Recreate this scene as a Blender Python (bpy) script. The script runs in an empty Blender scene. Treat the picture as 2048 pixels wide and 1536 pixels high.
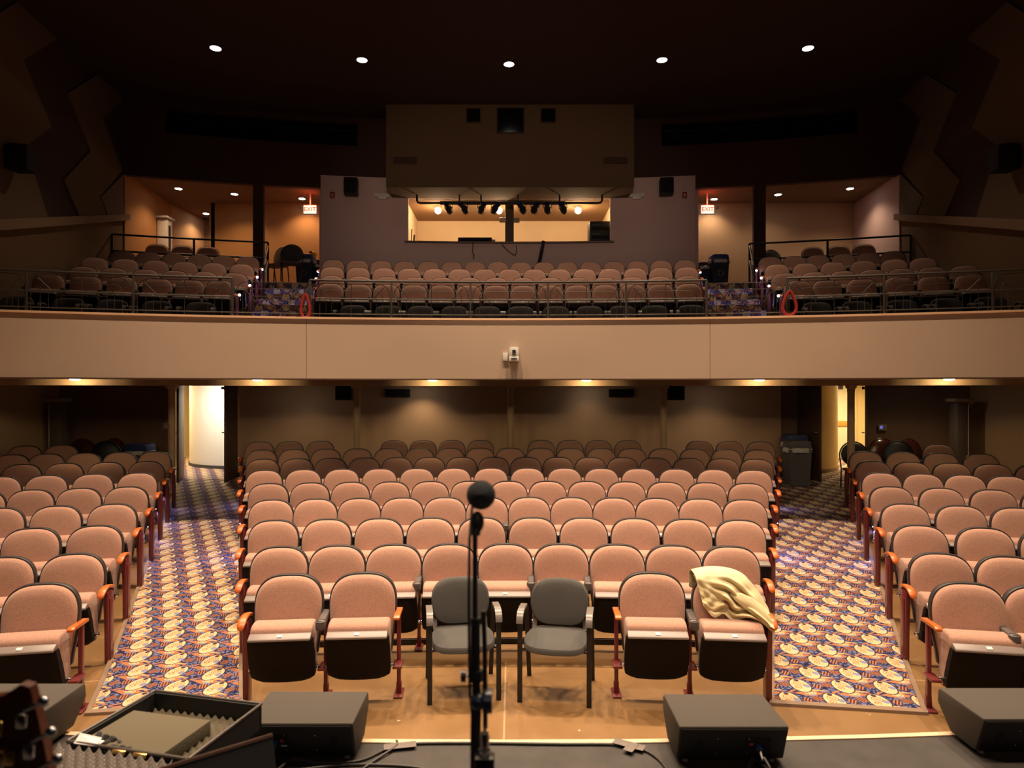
import bpy, bmesh, math, random
from mathutils import Vector, Matrix
random.seed(7)
sc = bpy.context.scene
COL = sc.collection
PI = math.pi
F, HY, CZ = 1340.0, 786.0, 2.35          # focal length in pixels, horizon row, eye height
RC = 13.0                                 # the rows are arcs about the point (0,-13)

# ---------------------------------------------------------------- helpers
def W(x, y, Y):
    return Vector(((x-1024)/F*Y, Y, CZ+(HY-y)/F*Y))
def th(px, R):
    k = (px-1024)/F
    a = 1+k*k
    Y = (-2*RC+math.sqrt(4*RC*RC-4*a*(RC*RC-R*R)))/(2*a)
    return math.atan2(k*Y, Y+RC)
def arc(R, t, z=0.0):
    return Vector((R*math.sin(t), R*math.cos(t)-RC, z))
def line_th(p, q, R):
    # angle where the line p->q crosses radius R
    (x0, y0), (x1, y1) = p, q
    dx, dy = x1-x0, y1-y0
    y0c = y0+RC
    a = dx*dx+dy*dy; b = 2*(x0*dx+y0c*dy); c = x0*x0+y0c*y0c-R*R
    t = (-b+math.sqrt(b*b-4*a*c))/(2*a)
    return math.atan2(x0+t*dx, y0c+t*dy)
def floor_z(R):
    return 0.0 if R < 19.1 else 0.078*(min(R, 27.0)-19.1)

class MB:
    def __init__(s): s.bm = bmesh.new()
    def box(s, c, size, rot=None, bev=0, seg=2):
        m = Matrix.Translation(Vector(c))
        if rot is not None: m = m @ (rot if isinstance(rot, Matrix) else Matrix.Rotation(rot, 4, 'Z'))
        m = m @ Matrix.Diagonal((size[0], size[1], size[2], 1))
        r = bmesh.ops.create_cube(s.bm, size=1, matrix=m)
        if bev:
            es = list({e for v in r['verts'] for e in v.link_edges})
            bmesh.ops.bevel(s.bm, geom=es, offset=bev, segments=seg, profile=0.5, affect='EDGES')
        return s
    def prism(s, poly, a, b, axis='x', bev=0, seg=2):
        # poly: 2-D points; axis x -> (y,z); y -> (x,z); z -> (x,y)
        def mk(p, t):
            return {'x': (t, p[0], p[1]), 'y': (p[0], t, p[1]), 'z': (p[0], p[1], t)}[axis]
        v0 = [s.bm.verts.new(mk(p, a)) for p in poly]; v1 = [s.bm.verts.new(mk(p, b)) for p in poly]
        n = len(poly); fs = [s.bm.faces.new(v0), s.bm.faces.new(v1[::-1])]
        for i in range(n): fs.append(s.bm.faces.new((v0[i], v0[(i+1) % n], v1[(i+1) % n], v1[i])))
        bmesh.ops.recalc_face_normals(s.bm, faces=fs)
        if bev:
            es = list({e for f in fs for e in f.edges})
            bmesh.ops.bevel(s.bm, geom=es, offset=bev, segments=seg, profile=0.5, affect='EDGES')
        return s
    def rings(s, rings, closed=True, cap0=True, cap1=True):
        vs = [[s.bm.verts.new(p) for p in r] for r in rings]
        n = len(rings[0]); fs = []
        for a, b in zip(vs, vs[1:]):
            for i in range(n if closed else n-1):
                fs.append(s.bm.faces.new((a[i], a[(i+1) % n], b[(i+1) % n], b[i])))
        if closed and cap0: fs.append(s.bm.faces.new(vs[0][::-1]))
        if closed and cap1: fs.append(s.bm.faces.new(vs[-1]))
        bmesh.ops.recalc_face_normals(s.bm, faces=fs)
        return s
    def tube(s, pts, r, seg=8, closed=False, taper=None):
        pts = [Vector(p) for p in pts]; n = len(pts); out = []
        up = None
        for i, p in enumerate(pts):
            if closed: t = pts[(i+1) % n]-pts[i-1]
            else: t = pts[min(i+1, n-1)]-pts[max(i-1, 0)]
            t.normalize()
            if up is None:
                up = Vector((0, 0, 1)) if abs(t.z) < .9 else Vector((1, 0, 0))
            a = t.cross(up); a.normalize(); b = a.cross(t); b.normalize(); up = b
            rr = r if taper is None else taper[i]
            out.append([p+a*math.cos(2*PI*k/seg)*rr+b*math.sin(2*PI*k/seg)*rr for k in range(seg)])
        if closed: out.append(out[0]); return s.rings(out, cap0=False, cap1=False)
        return s.rings(out)
    def flat_tube(s, pts, w, h, side=Vector((1, 0, 0))):
        # rectangular bar swept along pts; w along 'side'
        pts = [Vector(p) for p in pts]; out = []
        for i, p in enumerate(pts):
            t = pts[min(i+1, len(pts)-1)]-pts[max(i-1, 0)]; t.normalize()
            n = t.cross(side); n.normalize()
            out.append([p+side*w/2+n*h/2, p-side*w/2+n*h/2, p-side*w/2-n*h/2, p+side*w/2-n*h/2])
        return s.rings(out)
    def lathe(s, prof, seg=20, mat=None):
        mat = mat or Matrix()
        return s.rings([[mat @ Vector((r*math.cos(2*PI*k/seg), r*math.sin(2*PI*k/seg), z)) for k in range(seg)] for r, z in prof])
    def sphere(s, c, r, u=16, v=10, scale=(1, 1, 1)):
        m = Matrix.Translation(Vector(c)) @ Matrix.Diagonal((scale[0], scale[1], scale[2], 1))
        bmesh.ops.create_uvsphere(s.bm, u_segments=u, v_segments=v, radius=r, matrix=m); return s
    def arcslab(s, R0, R1, t0, t1, z0, z1, n=24, zf=None):
        rg = []
        for i in range(n+1):
            a = t0(0) if False else None
            f = i/n
            ta = t0+(t1-t0)*f
            rg.append([arc(R0, ta, z0), arc(R1, ta, z0), arc(R1, ta, z1), arc(R0, ta, z1)])
        return s.rings(rg)
    def quadprism(s, p, q, z0, z1, t):
        # wall from p to q (xy) with thickness t to the left of p->q
        p = Vector((p[0], p[1], 0)); q = Vector((q[0], q[1], 0)); d = (q-p).normalized(); n = Vector((-d.y, d.x, 0))*t
        return s.rings([[p+Vector((0, 0, z)), q+Vector((0, 0, z)), q+n+Vector((0, 0, z)), p+n+Vector((0, 0, z))] for z in (z0, z1)])
    def obj(s, name, mat, parent=None, smooth=35, **kw):
        me = bpy.data.meshes.new(name); s.bm.to_mesh(me); s.bm.free()
        if mat: me.materials.append(mat)
        if smooth:
            for p in me.polygons: p.use_smooth = True
            me.set_sharp_from_angle(angle=math.radians(smooth))
        o = bpy.data.objects.new(name, me); COL.objects.link(o)
        if parent: o.parent = parent
        for k, v in kw.items(): o[k] = v
        return o
def tag(o, label, cat, group=None, kind=None):
    o['label'] = label; o['category'] = cat
    if group: o['group'] = group
    if kind: o['kind'] = kind
    return o
def thing(name, label, cat, loc=(0, 0, 0), rz=0, group=None):
    o = bpy.data.objects.new(name, None); COL.objects.link(o)
    o.location = loc; o.rotation_euler = (0, 0, rz); o.empty_display_size = .1
    return tag(o, label, cat, group)
def struct(name, mb, mat, smooth=35, parent=None):
    o = mb.obj(name, mat, parent, smooth)
    if not parent: o['kind'] = 'structure'
    return o
def copy_tree(root, label=None, group=None):
    r = root.copy(); COL.objects.link(r)
    if label: r['label'] = label
    if group: r['group'] = group
    for ch in list(root.children):
        c = ch.copy(); COL.objects.link(c); c.parent = r
        for g in list(ch.children):
            d = g.copy(); COL.objects.link(d); d.parent = c
    return r

# ---------------------------------------------------------------- materials
def mat(name, col, rough=.6, metal=0, bump=0, bscale=60, var=0, vscale=4, emit=None, estr=1, spec=.5, coat=0, alpha=None):
    m = bpy.data.materials.new(name); m.use_nodes = True
    nt = m.node_tree; b = nt.nodes['Principled BSDF']
    b.inputs['Base Color'].default_value = (*col, 1); b.inputs['Roughness'].default_value = rough
    b.inputs['Metallic'].default_value = metal; b.inputs['Specular IOR Level'].default_value = spec
    b.inputs['Coat Weight'].default_value = coat
    tc = nt.nodes.new('ShaderNodeTexCoord')
    if bump:
        n = nt.nodes.new('ShaderNodeTexNoise'); n.inputs['Scale'].default_value = bscale; n.inputs['Detail'].default_value = 3
        nt.links.new(tc.outputs['Object'], n.inputs['Vector'])
        bp = nt.nodes.new('ShaderNodeBump'); bp.inputs['Strength'].default_value = bump; bp.inputs['Distance'].default_value = .005
        nt.links.new(n.outputs['Fac'], bp.inputs['Height']); nt.links.new(bp.outputs['Normal'], b.inputs['Normal'])
    if var:
        n = nt.nodes.new('ShaderNodeTexNoise'); n.inputs['Scale'].default_value = vscale; n.inputs['Detail'].default_value = 5
        nt.links.new(tc.outputs['Object'], n.inputs['Vector'])
        mr = nt.nodes.new('ShaderNodeMapRange'); mr.inputs['From Min'].default_value = .3; mr.inputs['From Max'].default_value = .7
        mr.inputs['To Min'].default_value = 1-var; mr.inputs['To Max'].default_value = 1+var
        nt.links.new(n.outputs['Fac'], mr.inputs['Value'])
        mx = nt.nodes.new('ShaderNodeVectorMath'); mx.operation = 'SCALE'; mx.inputs[0].default_value = col
        nt.links.new(mr.outputs['Result'], mx.inputs['Scale']); nt.links.new(mx.outputs['Vector'], b.inputs['Base Color'])
    if emit:
        b.inputs['Emission Color'].default_value = (*emit, 1); b.inputs['Emission Strength'].default_value = estr
    return m

class N:
    """tiny arithmetic on shader sockets"""
    nt = None
    def __init__(s, x): s.s = x
    @staticmethod
    def op(o, *a, clamp=False):
        n = N.nt.nodes.new('ShaderNodeMath'); n.operation = o; n.use_clamp = clamp
        for i, v in enumerate(a):
            if isinstance(v, N): N.nt.links.new(v.s, n.inputs[i])
            else: n.inputs[i].default_value = v
        return N(n.outputs[0])
    def __add__(s, o): return N.op('ADD', s, o)
    __radd__ = __add__
    def __sub__(s, o): return N.op('SUBTRACT', s, o)
    def __rsub__(s, o): return N.op('SUBTRACT', o, s)
    def __mul__(s, o): return N.op('MULTIPLY', s, o)
    __rmul__ = __mul__
    def __truediv__(s, o): return N.op('DIVIDE', s, o)
    def abs(s): return N.op('ABSOLUTE', s)
    def sin(s): return N.op('SINE', s)
    def lt(s, v, w=.02):      # soft less-than
        n = N.nt.nodes.new('ShaderNodeMapRange'); n.inputs['From Min'].default_value = v+w; n.inputs['From Max'].default_value = v-w
        N.nt.links.new(s.s, n.inputs['Value']); return N(n.outputs[0])
    def gt(s, v, w=.02): return 1-s.lt(v, w)
def ell(x, y, cx, cy, a, b):
    dx = (x-cx)/a; dy = (y-cy)/b
    return dx*dx+dy*dy
def mixc(fac, a, b):
    n = N.nt.nodes.new('ShaderNodeMix'); n.data_type = 'RGBA'
    N.nt.links.new(fac.s, n.inputs[0])
    for v, i in ((a, 6), (b, 7)):
        if isinstance(v, tuple): n.inputs[i].default_value = (*v, 1)
        else: N.nt.links.new(v, n.inputs[i])
    return n.outputs[2]
def carpet_mat(name, rot):
    m = bpy.data.materials.new(name); m.use_nodes = True; nt = m.node_tree; N.nt = nt
    b = nt.nodes['Principled BSDF']; b.inputs['Roughness'].default_value = .95; b.inputs['Specular IOR Level'].default_value = .15
    geo = nt.nodes.new('ShaderNodeNewGeometry'); sp = nt.nodes.new('ShaderNodeSeparateXYZ')
    nt.links.new(geo.outputs['Position'], sp.inputs[0])
    X, Y, Z = (N(sp.outputs[i]) for i in range(3))
    Y = Y+Z
    c, s_ = math.cos(rot), math.sin(rot)
    x = X*c+Y*s_; y = Y*c-X*s_
    # blue ground of cobble-like blots with dark lines
    cv = nt.nodes.new('ShaderNodeCombineXYZ'); nt.links.new(x.s, cv.inputs[0]); nt.links.new(y.s, cv.inputs[1])
    vo = nt.nodes.new('ShaderNodeTexVoronoi'); vo.feature = 'DISTANCE_TO_EDGE'; vo.inputs['Scale'].default_value = 24
    nt.links.new(cv.outputs[0], vo.inputs['Vector'])
    e = N(vo.outputs['Distance'])
    col = mixc(e.lt(.13, .05), (.125, .145, .28), (.02, .018, .06))
    PX, PY = .33, .50
    layers = []
    for ox, oy in ((0, 0), (.5, .5)):
        u = x/PX+ox; v = y/PY+oy
        layers.append(((u-N.op('ROUND', u))*PX, (v-N.op('ROUND', v))*PY))
    OR = (.36, .14, .065); CR = (.53, .42, .25); DK = (.05, .025, .04)
    # orange stripes fanning beside the heads
    for du, dv in layers:
        reg = ell(du, dv, -.118, .02, .042, .045).lt(1, .05)
        st = ((du*1.0+dv*.45)*270.0).sin().gt(0, .3)
        col = mixc(reg, col, mixc(st, DK, OR))
        reg = ell(du, dv, .128, -.01, .036, .045).lt(1, .05)
        st = ((du*1.0-dv*.5)*250.0).sin().gt(0, .3)
        col = mixc(reg, col, mixc(st, DK, OR))
    for du, dv in layers:      # sweeping orange band and cream flame
        rr = ell(du, dv, .02, -.17, .17, .11)
        band = rr.lt(1, .03)*rr.gt(.72, .03)*dv.gt(-.14, .004)
        col = mixc(band, col, OR)
        fl = (du.gt(-.02, .003))*(((dv+.088).abs()*5.2+du).lt(.17, .004))
        col = mixc(fl, col, (.50, .30, .13))
        kite = ((du-.02).abs()*.5+(dv+.140).abs()*1.1).lt(.062, .002)
        col = mixc(kite, col, OR)
        k2 = ell(du, dv, .03, -.135, .045, .028)
        col = mixc(k2.lt(1, .05), col, CR)
        col = mixc(k2.lt(.5, .06)*k2.gt(.28, .06), col, (.45, .13, .03))
        k3 = ell(du, dv, .035, -.172, .03, .014).lt(1, .1)
        col = mixc(k3, col, (.18, .2, .3))
    for du, dv in layers:      # cream round heads with a spiral
        h = ell(du, dv, 0, 0, .073, .118)
        col = mixc(h.lt(1.22, .03), col, DK)
        col = mixc(h.lt(1, .03), col, CR)
        notch = ell(du, dv, 0, .095, .02, .02).lt(1, .1)
        bp = ell(du, dv, .048, -.008, .024, .03).lt(1, .08)
        col = mixc(bp, col, (.20, .22, .33))
        dx = du+.005; dy = dv-.035
        r = N.op('SQRT', dx*dx+dy*dy); an = N.op('ARCTAN2', dy, dx)
        sp_ = ((r*330.0)+an).sin().gt(.55, .2)*r.lt(.050, .002)
        col = mixc(sp_, col, (.28, .09, .03))
        dx = du+.03; dy = dv+.035
        r = N.op('SQRT', dx*dx+dy*dy); an = N.op('ARCTAN2', dy, dx)
        sp_ = ((r*300.0)+an).sin().gt(.5, .2)*r.lt(.030, .002)
        col = mixc(sp_, col, (.28, .09, .03))
        col = mixc(notch, col, DK)
    nt.links.new(col, b.inputs['Base Color'])
    no = nt.nodes.new('ShaderNodeTexNoise'); no.inputs['Scale'].default_value = 400
    bp = nt.nodes.new('ShaderNodeBump'); bp.inputs['Strength'].default_value = .3; bp.inputs['Distance'].default_value = .003
    nt.links.new(geo.outputs['Position'], no.inputs['Vector']); nt.links.new(no.outputs['Fac'], bp.inputs['Height']); nt.links.new(bp.outputs['Normal'], b.inputs['Normal'])
    return m
def fabric_mat(name, col):
    m = mat(name, col, .95, spec=.2); nt = m.node_tree; N.nt = nt; b = nt.nodes['Principled BSDF']
    tc = nt.nodes.new('ShaderNodeTexCoord')
    w = nt.nodes.new('ShaderNodeTexVoronoi'); w.inputs['Scale'].default_value = 170; nt.links.new(tc.outputs['Object'], w.inputs['Vector'])
    fac = N(w.outputs['Distance']).lt(.45, .25)
    c = mixc(fac, tuple(v*.80 for v in col), tuple(min(1, v*1.12) for v in col))
    oi = nt.nodes.new('ShaderNodeObjectInfo')
    hs = nt.nodes.new('ShaderNodeHueSaturation'); nt.links.new(c, hs.inputs['Color'])
    nt.links.new((N(oi.outputs['Random'])*.14+.93).s, hs.inputs['Value'])
    nt.links.new(hs.outputs[0], b.inputs['Base Color'])
    b.inputs['Sheen Weight'].default_value = .25; b.inputs['Sheen Roughness'].default_value = .5
    return m
def floor_mat():
    m = mat('stained_concrete', (.3, .16, .07), .42, bump=.05, bscale=30); nt = m.node_tree; N.nt = nt; b = nt.nodes['Principled BSDF']
    geo = nt.nodes.new('ShaderNodeNewGeometry'); sp = nt.nodes.new('ShaderNodeSeparateXYZ'); nt.links.new(geo.outputs['Position'], sp.inputs[0])
    X, Y = N(sp.outputs[0]), N(sp.outputs[1])
    n = nt.nodes.new('ShaderNodeTexNoise'); n.inputs['Scale'].default_value = 2.2; n.inputs['Detail'].default_value = 8; nt.links.new(geo.outputs['Position'], n.inputs['Vector'])
    c = mixc(N(n.outputs['Fac']).gt(.5, .2), (.19, .102, .038), (.25, .137, .054))
    n2 = nt.nodes.new('ShaderNodeTexNoise'); n2.inputs['Scale'].default_value = 14; n2.inputs['Detail'].default_value = 2; nt.links.new(geo.outputs['Position'], n2.inputs['Vector'])
    c = mixc(N(n2.outputs['Fac']).gt(.76, .012), c, (.55, .4, .25))
    R = N.op('SQRT', X*X+(Y+RC)*(Y+RC))
    j = ((R-18.78).abs().lt(.006, .003))
    k = ((X+.055).abs().lt(.006, .003))*Y.lt(5.85, .01)
    c = mixc(N.op('MAXIMUM', j, k)*.6, c, (.5, .35, .2))
    nt.links.new(c, b.inputs['Base Color'])
    return m

M = {}
M['fabric'] = fabric_mat('rose_fabric', (.47, .262, .196))
M['rim'] = mat('black_plastic_shell', (.035, .028, .03), .45)
M['pan'] = mat('seat_pan_plastic', (.008, .006, .006), .6, bump=.15, bscale=200, spec=.15)  # dark grey plastic, coloured near-black for the shade on its front
M['lip'] = mat('seat_edge_plastic', (.22, .18, .17), .4)  # same plastic as the pan, coloured lighter for the light from above
M['plate'] = mat('number_plate', (.9, .85, .7), .3)
M['maroon'] = mat('maroon_enamel', (.15, .022, .025), .32, coat=.3)
M['oak'] = mat('orange_wood', (.56, .125, .018), .35, var=.2, vscale=30, coat=.3)
M['armblk'] = mat('armrest_plastic', (.10, .085, .085), .45)
M['carpetL'] = carpet_mat('carpet_left_aisle', -.12)
M['carpetR'] = carpet_mat('carpet_right_aisle', -.06)
M['floor'] = floor_mat()
M['edge'] = mat('carpet_edging', (.25, .17, .12), .4)
M['fascia'] = mat('balcony_front_paint', (.53, .385, .285), .8, bump=.1, bscale=120, var=.03, vscale=1.2)
M['cap'] = mat('balcony_cap_wood', (.80, .50, .30), .5)
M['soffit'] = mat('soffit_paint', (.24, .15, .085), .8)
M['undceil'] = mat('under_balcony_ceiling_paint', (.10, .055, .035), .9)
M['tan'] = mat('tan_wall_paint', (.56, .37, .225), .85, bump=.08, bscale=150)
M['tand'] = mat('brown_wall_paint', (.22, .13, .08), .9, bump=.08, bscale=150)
M['orangew'] = mat('orange_tan_wall_paint', (.48, .235, .09), .85, bump=.08, bscale=150)
M['mauve'] = mat('mauve_wall_paint', (.68, .48, .46), .85, bump=.1, bscale=120)
M['upper'] = mat('dark_maroon_wall_paint', (.062, .028, .018), .9)
M['bulk'] = mat('dark_brown_bulkhead_paint', (.12, .07, .035), .9)
M['ceil'] = mat('dark_ceiling_paint', (.035, .018, .011), .95)
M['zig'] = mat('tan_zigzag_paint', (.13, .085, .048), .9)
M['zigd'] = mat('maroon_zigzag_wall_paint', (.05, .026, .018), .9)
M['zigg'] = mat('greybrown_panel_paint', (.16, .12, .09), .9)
M['black'] = mat('matte_black', (.012, .012, .013), .6)
M['void'] = mat('black_recess', (.004, .004, .005), .9)
M['steel'] = mat('dark_rail_metal', (.03, .025, .022), .45)
M['chrome'] = mat('chrome', (.8, .8, .82), .18, metal=1)
M['brass'] = mat('brass', (.75, .5, .18), .3, metal=1)
M['gvinyl'] = mat('charcoal_fabric', (.064, .061, .059), .9, bump=.3, bscale=500)
M['gvinyl2'] = mat('grey_green_fabric', (.12, .125, .115), .9, bump=.3, bscale=500)
M['gleg'] = mat('black_chair_tube', (.006, .006, .006), .45)
M['garm'] = mat('chair_arm_plastic', (.16, .14, .13), .3)
M['stage'] = mat('black_stage_boards', (.030, .024, .021), .6, var=.35, vscale=9, bump=.1, bscale=80)
M['spk'] = mat('speaker_cabinet_texture', (.064, .052, .043), .75, bump=.5, bscale=600)
M['spkb'] = mat('speaker_panel_black', (.004, .004, .007), .5)
M['white'] = mat('white_plastic', (.75, .72, .68), .4)
M['hallw'] = mat('white_hall_paint', (.72, .68, .60), .7)
M['hally'] = mat('cream_hall_paint', (.75, .58, .30), .7)
M['darkwood'] = mat('dark_door_wood', (.09, .045, .025), .5)
M['jacket'] = mat('khaki_jacket_cloth', (.70, .60, .36), .85, bump=.2, bscale=300)
M['foam'] = mat('olive_grey_foam', (.12, .10, .065), .97, bump=.5, bscale=250)
M['foamg'] = mat('grey_foam', (.18, .155, .14), .97, bump=.4, bscale=250)
M['foamd'] = mat('charcoal_foam', (.03, .028, .028), .97, bump=.5, bscale=250)
M['paper'] = mat('white_paper', (.85, .8, .82), .7)
M['tape'] = mat('gaffer_tape', (.16, .13, .115), .6)
M['cable'] = mat('black_cable', (.04, .035, .035), .5)
M['redrope'] = mat('red_velvet_rope', (.28, .008, .006), .8)
M['mahog'] = mat('mahogany_lacquer', (.09, .022, .012), .22, coat=.5)
M['binb'] = mat('blue_bin_plastic', (.03, .05, .18), .5)
M['binn'] = mat('navy_bin_plastic', (.012, .014, .04), .5)
M['bing'] = mat('grey_bin_plastic', (.11, .11, .12), .5)
M['bag'] = mat('clear_white_bag', (.6, .56, .55), .4)
M['redp'] = mat('red_alarm_plastic', (.35, .03, .02), .4)
M['emit'] = mat('lamp_lens', (1, 1, 1), .5, emit=(1, .93, .82), estr=14)
M['emitw'] = mat('warm_globe', (1, 1, 1), .5, emit=(1, .72, .38), estr=16)
M['led'] = mat('led_lens', (1, 1, 1), .5, emit=(.75, .72, 1), estr=9)
M['exitf'] = mat('exit_sign_face', (.9, .8, .7), .5, emit=(1, .78, .55), estr=1.6)
M['exitr'] = mat('exit_lettering', (.8, .05, .02), .5, emit=(1, .08, .02), estr=1.2)
M['lens'] = mat('stage_light_lens', (.02, .04, .16), .08, metal=.4)
M['lensw'] = mat('clear_lens', (.35, .25, .15), .08, metal=.6)
# ================================================================ the setting
CEIL = 9.15
# main floor: flat in front, raked behind, then flat at the doors
Rs = [15.2, 17, 19.1, 21, 23, 25, 27, 29, 32]
mb = MB(); nt_ = 24; rg = []
for R in Rs:
    rg.append([arc(R, -.62+1.24*i/nt_, floor_z(R)) for i in range(nt_+1)])
mb.rings(rg, closed=False)
struct('floor', mb, M['floor'], 20)
# stage
e = [(-6+12*i/24, 2.765+.019*(-6+12*i/24)**2) for i in range(25)]
e = [(x, min(y, 3.15)) for x, y in e]
struct('floor_stage', MB().prism([(-6, -4.5), (6, -4.5)]+e[::-1], .55, .9, 'z'), M['stage'])
tb = MB()
tb.rings([[Vector((x, y, .905)), Vector((x, y, .82)), Vector((x, y+.028, .82)), Vector((x, y+.028, .905))] for x, y in e])
struct('trim_stage_edge', tb, mat('cream_stage_nosing', (.75, .52, .34), .5))
struct('wall_stage_front', MB().prism([(x, y-.06) for x, y in e]+[(x, y-.02) for x, y in e[::-1]], 0, .56, 'z'), M['darkwood'])

# aisle carpets
def strip(li, lo, R0, R1, dz, n, w0=0., w1=1.):
    out = []
    for i in range(n+1):
        R = R0+(R1-R0)*i/n
        ta, tb_ = line_th(li[0], li[1], R), line_th(lo[0], lo[1], R)
        a = ta+(tb_-ta)*w0; b = ta+(tb_-ta)*w1
        z = floor_z(R)
        out.append([arc(R, a, z-.02), arc(R, b, z-.02), arc(R, b, z+dz), arc(R, a, z+dz)])
    return out
LI = ((-2.09, 5.13), (-2.09*13/5.13, 13.0)); LO = ((-3.07, 4.87), (-6.05, 12.0))
RI = ((2.01, 5.13), (2.01*13/5.13, 13.0)); RO = ((2.99, 4.87), (6.05, 12.0))
for nm, li, lo, mt, s_ in (('left', LI, LO, 'carpetL', 0), ('right', RI, RO, 'carpetR', 0)):
    c = MB().rings(strip(li, lo, 18.2, 27.05, .012, 12)); o = struct('floor_carpet_'+nm, c, M[mt])
    for w0, w1 in ((-.035, .0), (1.0, 1.035)):
        struct('trim_carpet_'+nm, MB().rings(strip(li, lo, 18.2, 25.6, .022, 12, w0, w1)), M['edge'])
    struct('trim_carpet_front_'+nm, MB().rings(strip(li, lo, 18.14, 18.2, .022, 1, -.035, 1.035)), M['edge'])
# carpet in the passages behind the doors
for nm, x0, x1, mt in (('left', -9.5, -5.0, 'carpetL'), ('right', 5.2, 9.5, 'carpetR')):
    struct('floor_hall_'+nm, MB().prism([(x0, 12.75 if 0 else 13.3), (x1, 13.3), (x1, 19), (x0, 19)], .60, .629, 'z'), M[mt])

# lower back wall and its neighbours
LOWT = 2.62
struct('wall_back', MB().quadprism((5.52, 13.75), (-5.66, 13.75), .2, LOWT, -.18), M['tan'])
struct('baseboard_back', MB().quadprism((5.52, 13.74), (-5.66, 13.74), .5, .72, .02), M['black'])
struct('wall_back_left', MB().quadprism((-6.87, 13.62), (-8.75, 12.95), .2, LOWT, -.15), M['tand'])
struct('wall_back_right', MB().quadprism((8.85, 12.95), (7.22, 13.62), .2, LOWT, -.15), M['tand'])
struct('wall_left', MB().quadprism((-8.75, 13.0), (-8.4, 4.0), -.3, LOWT, -.15), M['tan'])
struct('wall_right', MB().quadprism((8.4, 4.0), (8.85, 13.0), -.3, LOWT, -.15), M['tan'])
# brown reveal beside the right door
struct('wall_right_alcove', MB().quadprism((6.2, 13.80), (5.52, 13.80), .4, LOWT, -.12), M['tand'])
# doors: open leaves
def leaf(name, p, q, z0=.63, z1=2.50):
    t = Vector((q[0]-p[0], q[1]-p[1], 0)); L = t.length; a = math.atan2(t.y, t.x)
    o = MB().box((0, 0, 0), (L, .045, z1-z0), bev=.004).obj(name, M['darkwood'])
    o.location = ((p[0]+q[0])/2, (p[1]+q[1])/2, (z0+z1)/2); o.rotation_euler = (0, 0, a); o['kind'] = 'structure'
    h = MB().tube([(L/2-.07, -.03, .02), (L/2-.07, -.07, .02), (L/2-.18, -.07, .02)], .011).obj('door_handle', M['chrome'], o)
    c = MB().box((L/2-.1, -.05, .88), (.2, .05, .05), bev=.005).obj('door_closer', M['black'], o)
    return o
leaf('door_1', (-6.72, 13.68), (-6.41, 12.84))
leaf('door_2', (-5.64, 13.72), (-5.50, 12.85))
leaf('door_3', (5.88, 13.76), (5.95, 12.92))
leaf('door_4', (7.22, 13.64), (6.80, 12.86))
# hall behind the left door: big curved white wall, cream side wall
mb = MB(); pts = []
cx, cy, r = -6.2, 16.9, 1.75
for i in range(25):
    a = PI*.75+PI*1.0*i/24
    pts.append((cx+r*math.cos(a), cy+r*math.sin(a)))
rg = [[Vector((x, y, z)) for x, y in pts] for z in (.6, 3.0)]
mb.rings(rg, closed=False); struct('wall_hall_curved', mb, M['hallw'])
mb = MB(); pts2 = [((x-cx)*1.012+cx, (y-cy)*1.012+cy) for x, y in pts]
mb.rings([[Vector((x, y, z)) for x, y in pts2] for z in (.6, .70)], closed=False); struct('baseboard_hall', mb, mat('grey_rubber_base', (.05, .05, .055), .6))
struct('wall_hall_left', MB().quadprism((-8.75, 18.6), (-8.9, 13.9), .5, 3, -.1), M['hally'])
struct('wall_hall_end_left', MB().quadprism((-5.0, 18.6), (-8.9, 18.6), .5, 3, -.1), M['hally'])
struct('wall_hall_inner_left', MB().quadprism((-5.0, 13.95), (-5.0, 18.6), .5, 3, -.1), M['hallw'])
struct('ceiling_hall_left', MB().box((-6.8, 16.4, 2.69), (4.6, 4.9, .05)), M['hallw'])
# hall behind the right door
cx, cy, r = 6.2, 15.6, 1.25
pts = [(cx+r*math.cos(a), cy+r*math.sin(a)) for a in [-PI*.62+PI*.72*i/20 for i in range(21)]]
mb = MB(); mb.rings([[Vector((x, y, z)) for x, y in pts] for z in (.6, 3.0)], closed=False); struct('wall_hall_curved_right', mb, M['hally'])
mb = MB(); mb.rings([[Vector(((x-cx)*1.012+cx, (y-cy)*1.012+cy, z)) for x, y in pts] for z in (.6, .70)], closed=False); struct('baseboard_hall_right', mb, M['edge'])
struct('wall_hall_end_right', MB().quadprism((10.2, 17.6), (5.2, 17.6), .5, 3, -.1), M['hally'])
struct('wall_hall_right', MB().quadprism((9.3, 13.7), (9.3, 17.6), .5, 3, -.1), M['hally'])
struct('ceiling_hall_right', MB().box((7.5, 15.9, 2.69), (4.4, 4.1, .05)), M['hallw'])
d = MB().box((0, 0, 0), (.92, .05, 1.98), bev=.005).obj('door_5', mat('white_painted_door', (.8, .74, .55), .5)); d['kind'] = 'structure'
d.location = (8.48, 17.56, 1.63)
MB().prism([(-.53, -1.0), (-.53, 1.06), (.53, 1.06), (.53, -1.0), (.47, -1.0), (.47, 1.0), (-.47, 1.0), (-.47, -1.0)], -.04, .03, 'y').obj('door_frame', M['hally'], d)
MB().box((.05, -.05, -.08), (.62, .05, .13), bev=.01).obj('push_bar', M['brass'], d)
MB().box((-.1, -.06, .88), (.5, .08, .12), bev=.01).obj('door_closer', M['steel'], d)

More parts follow.
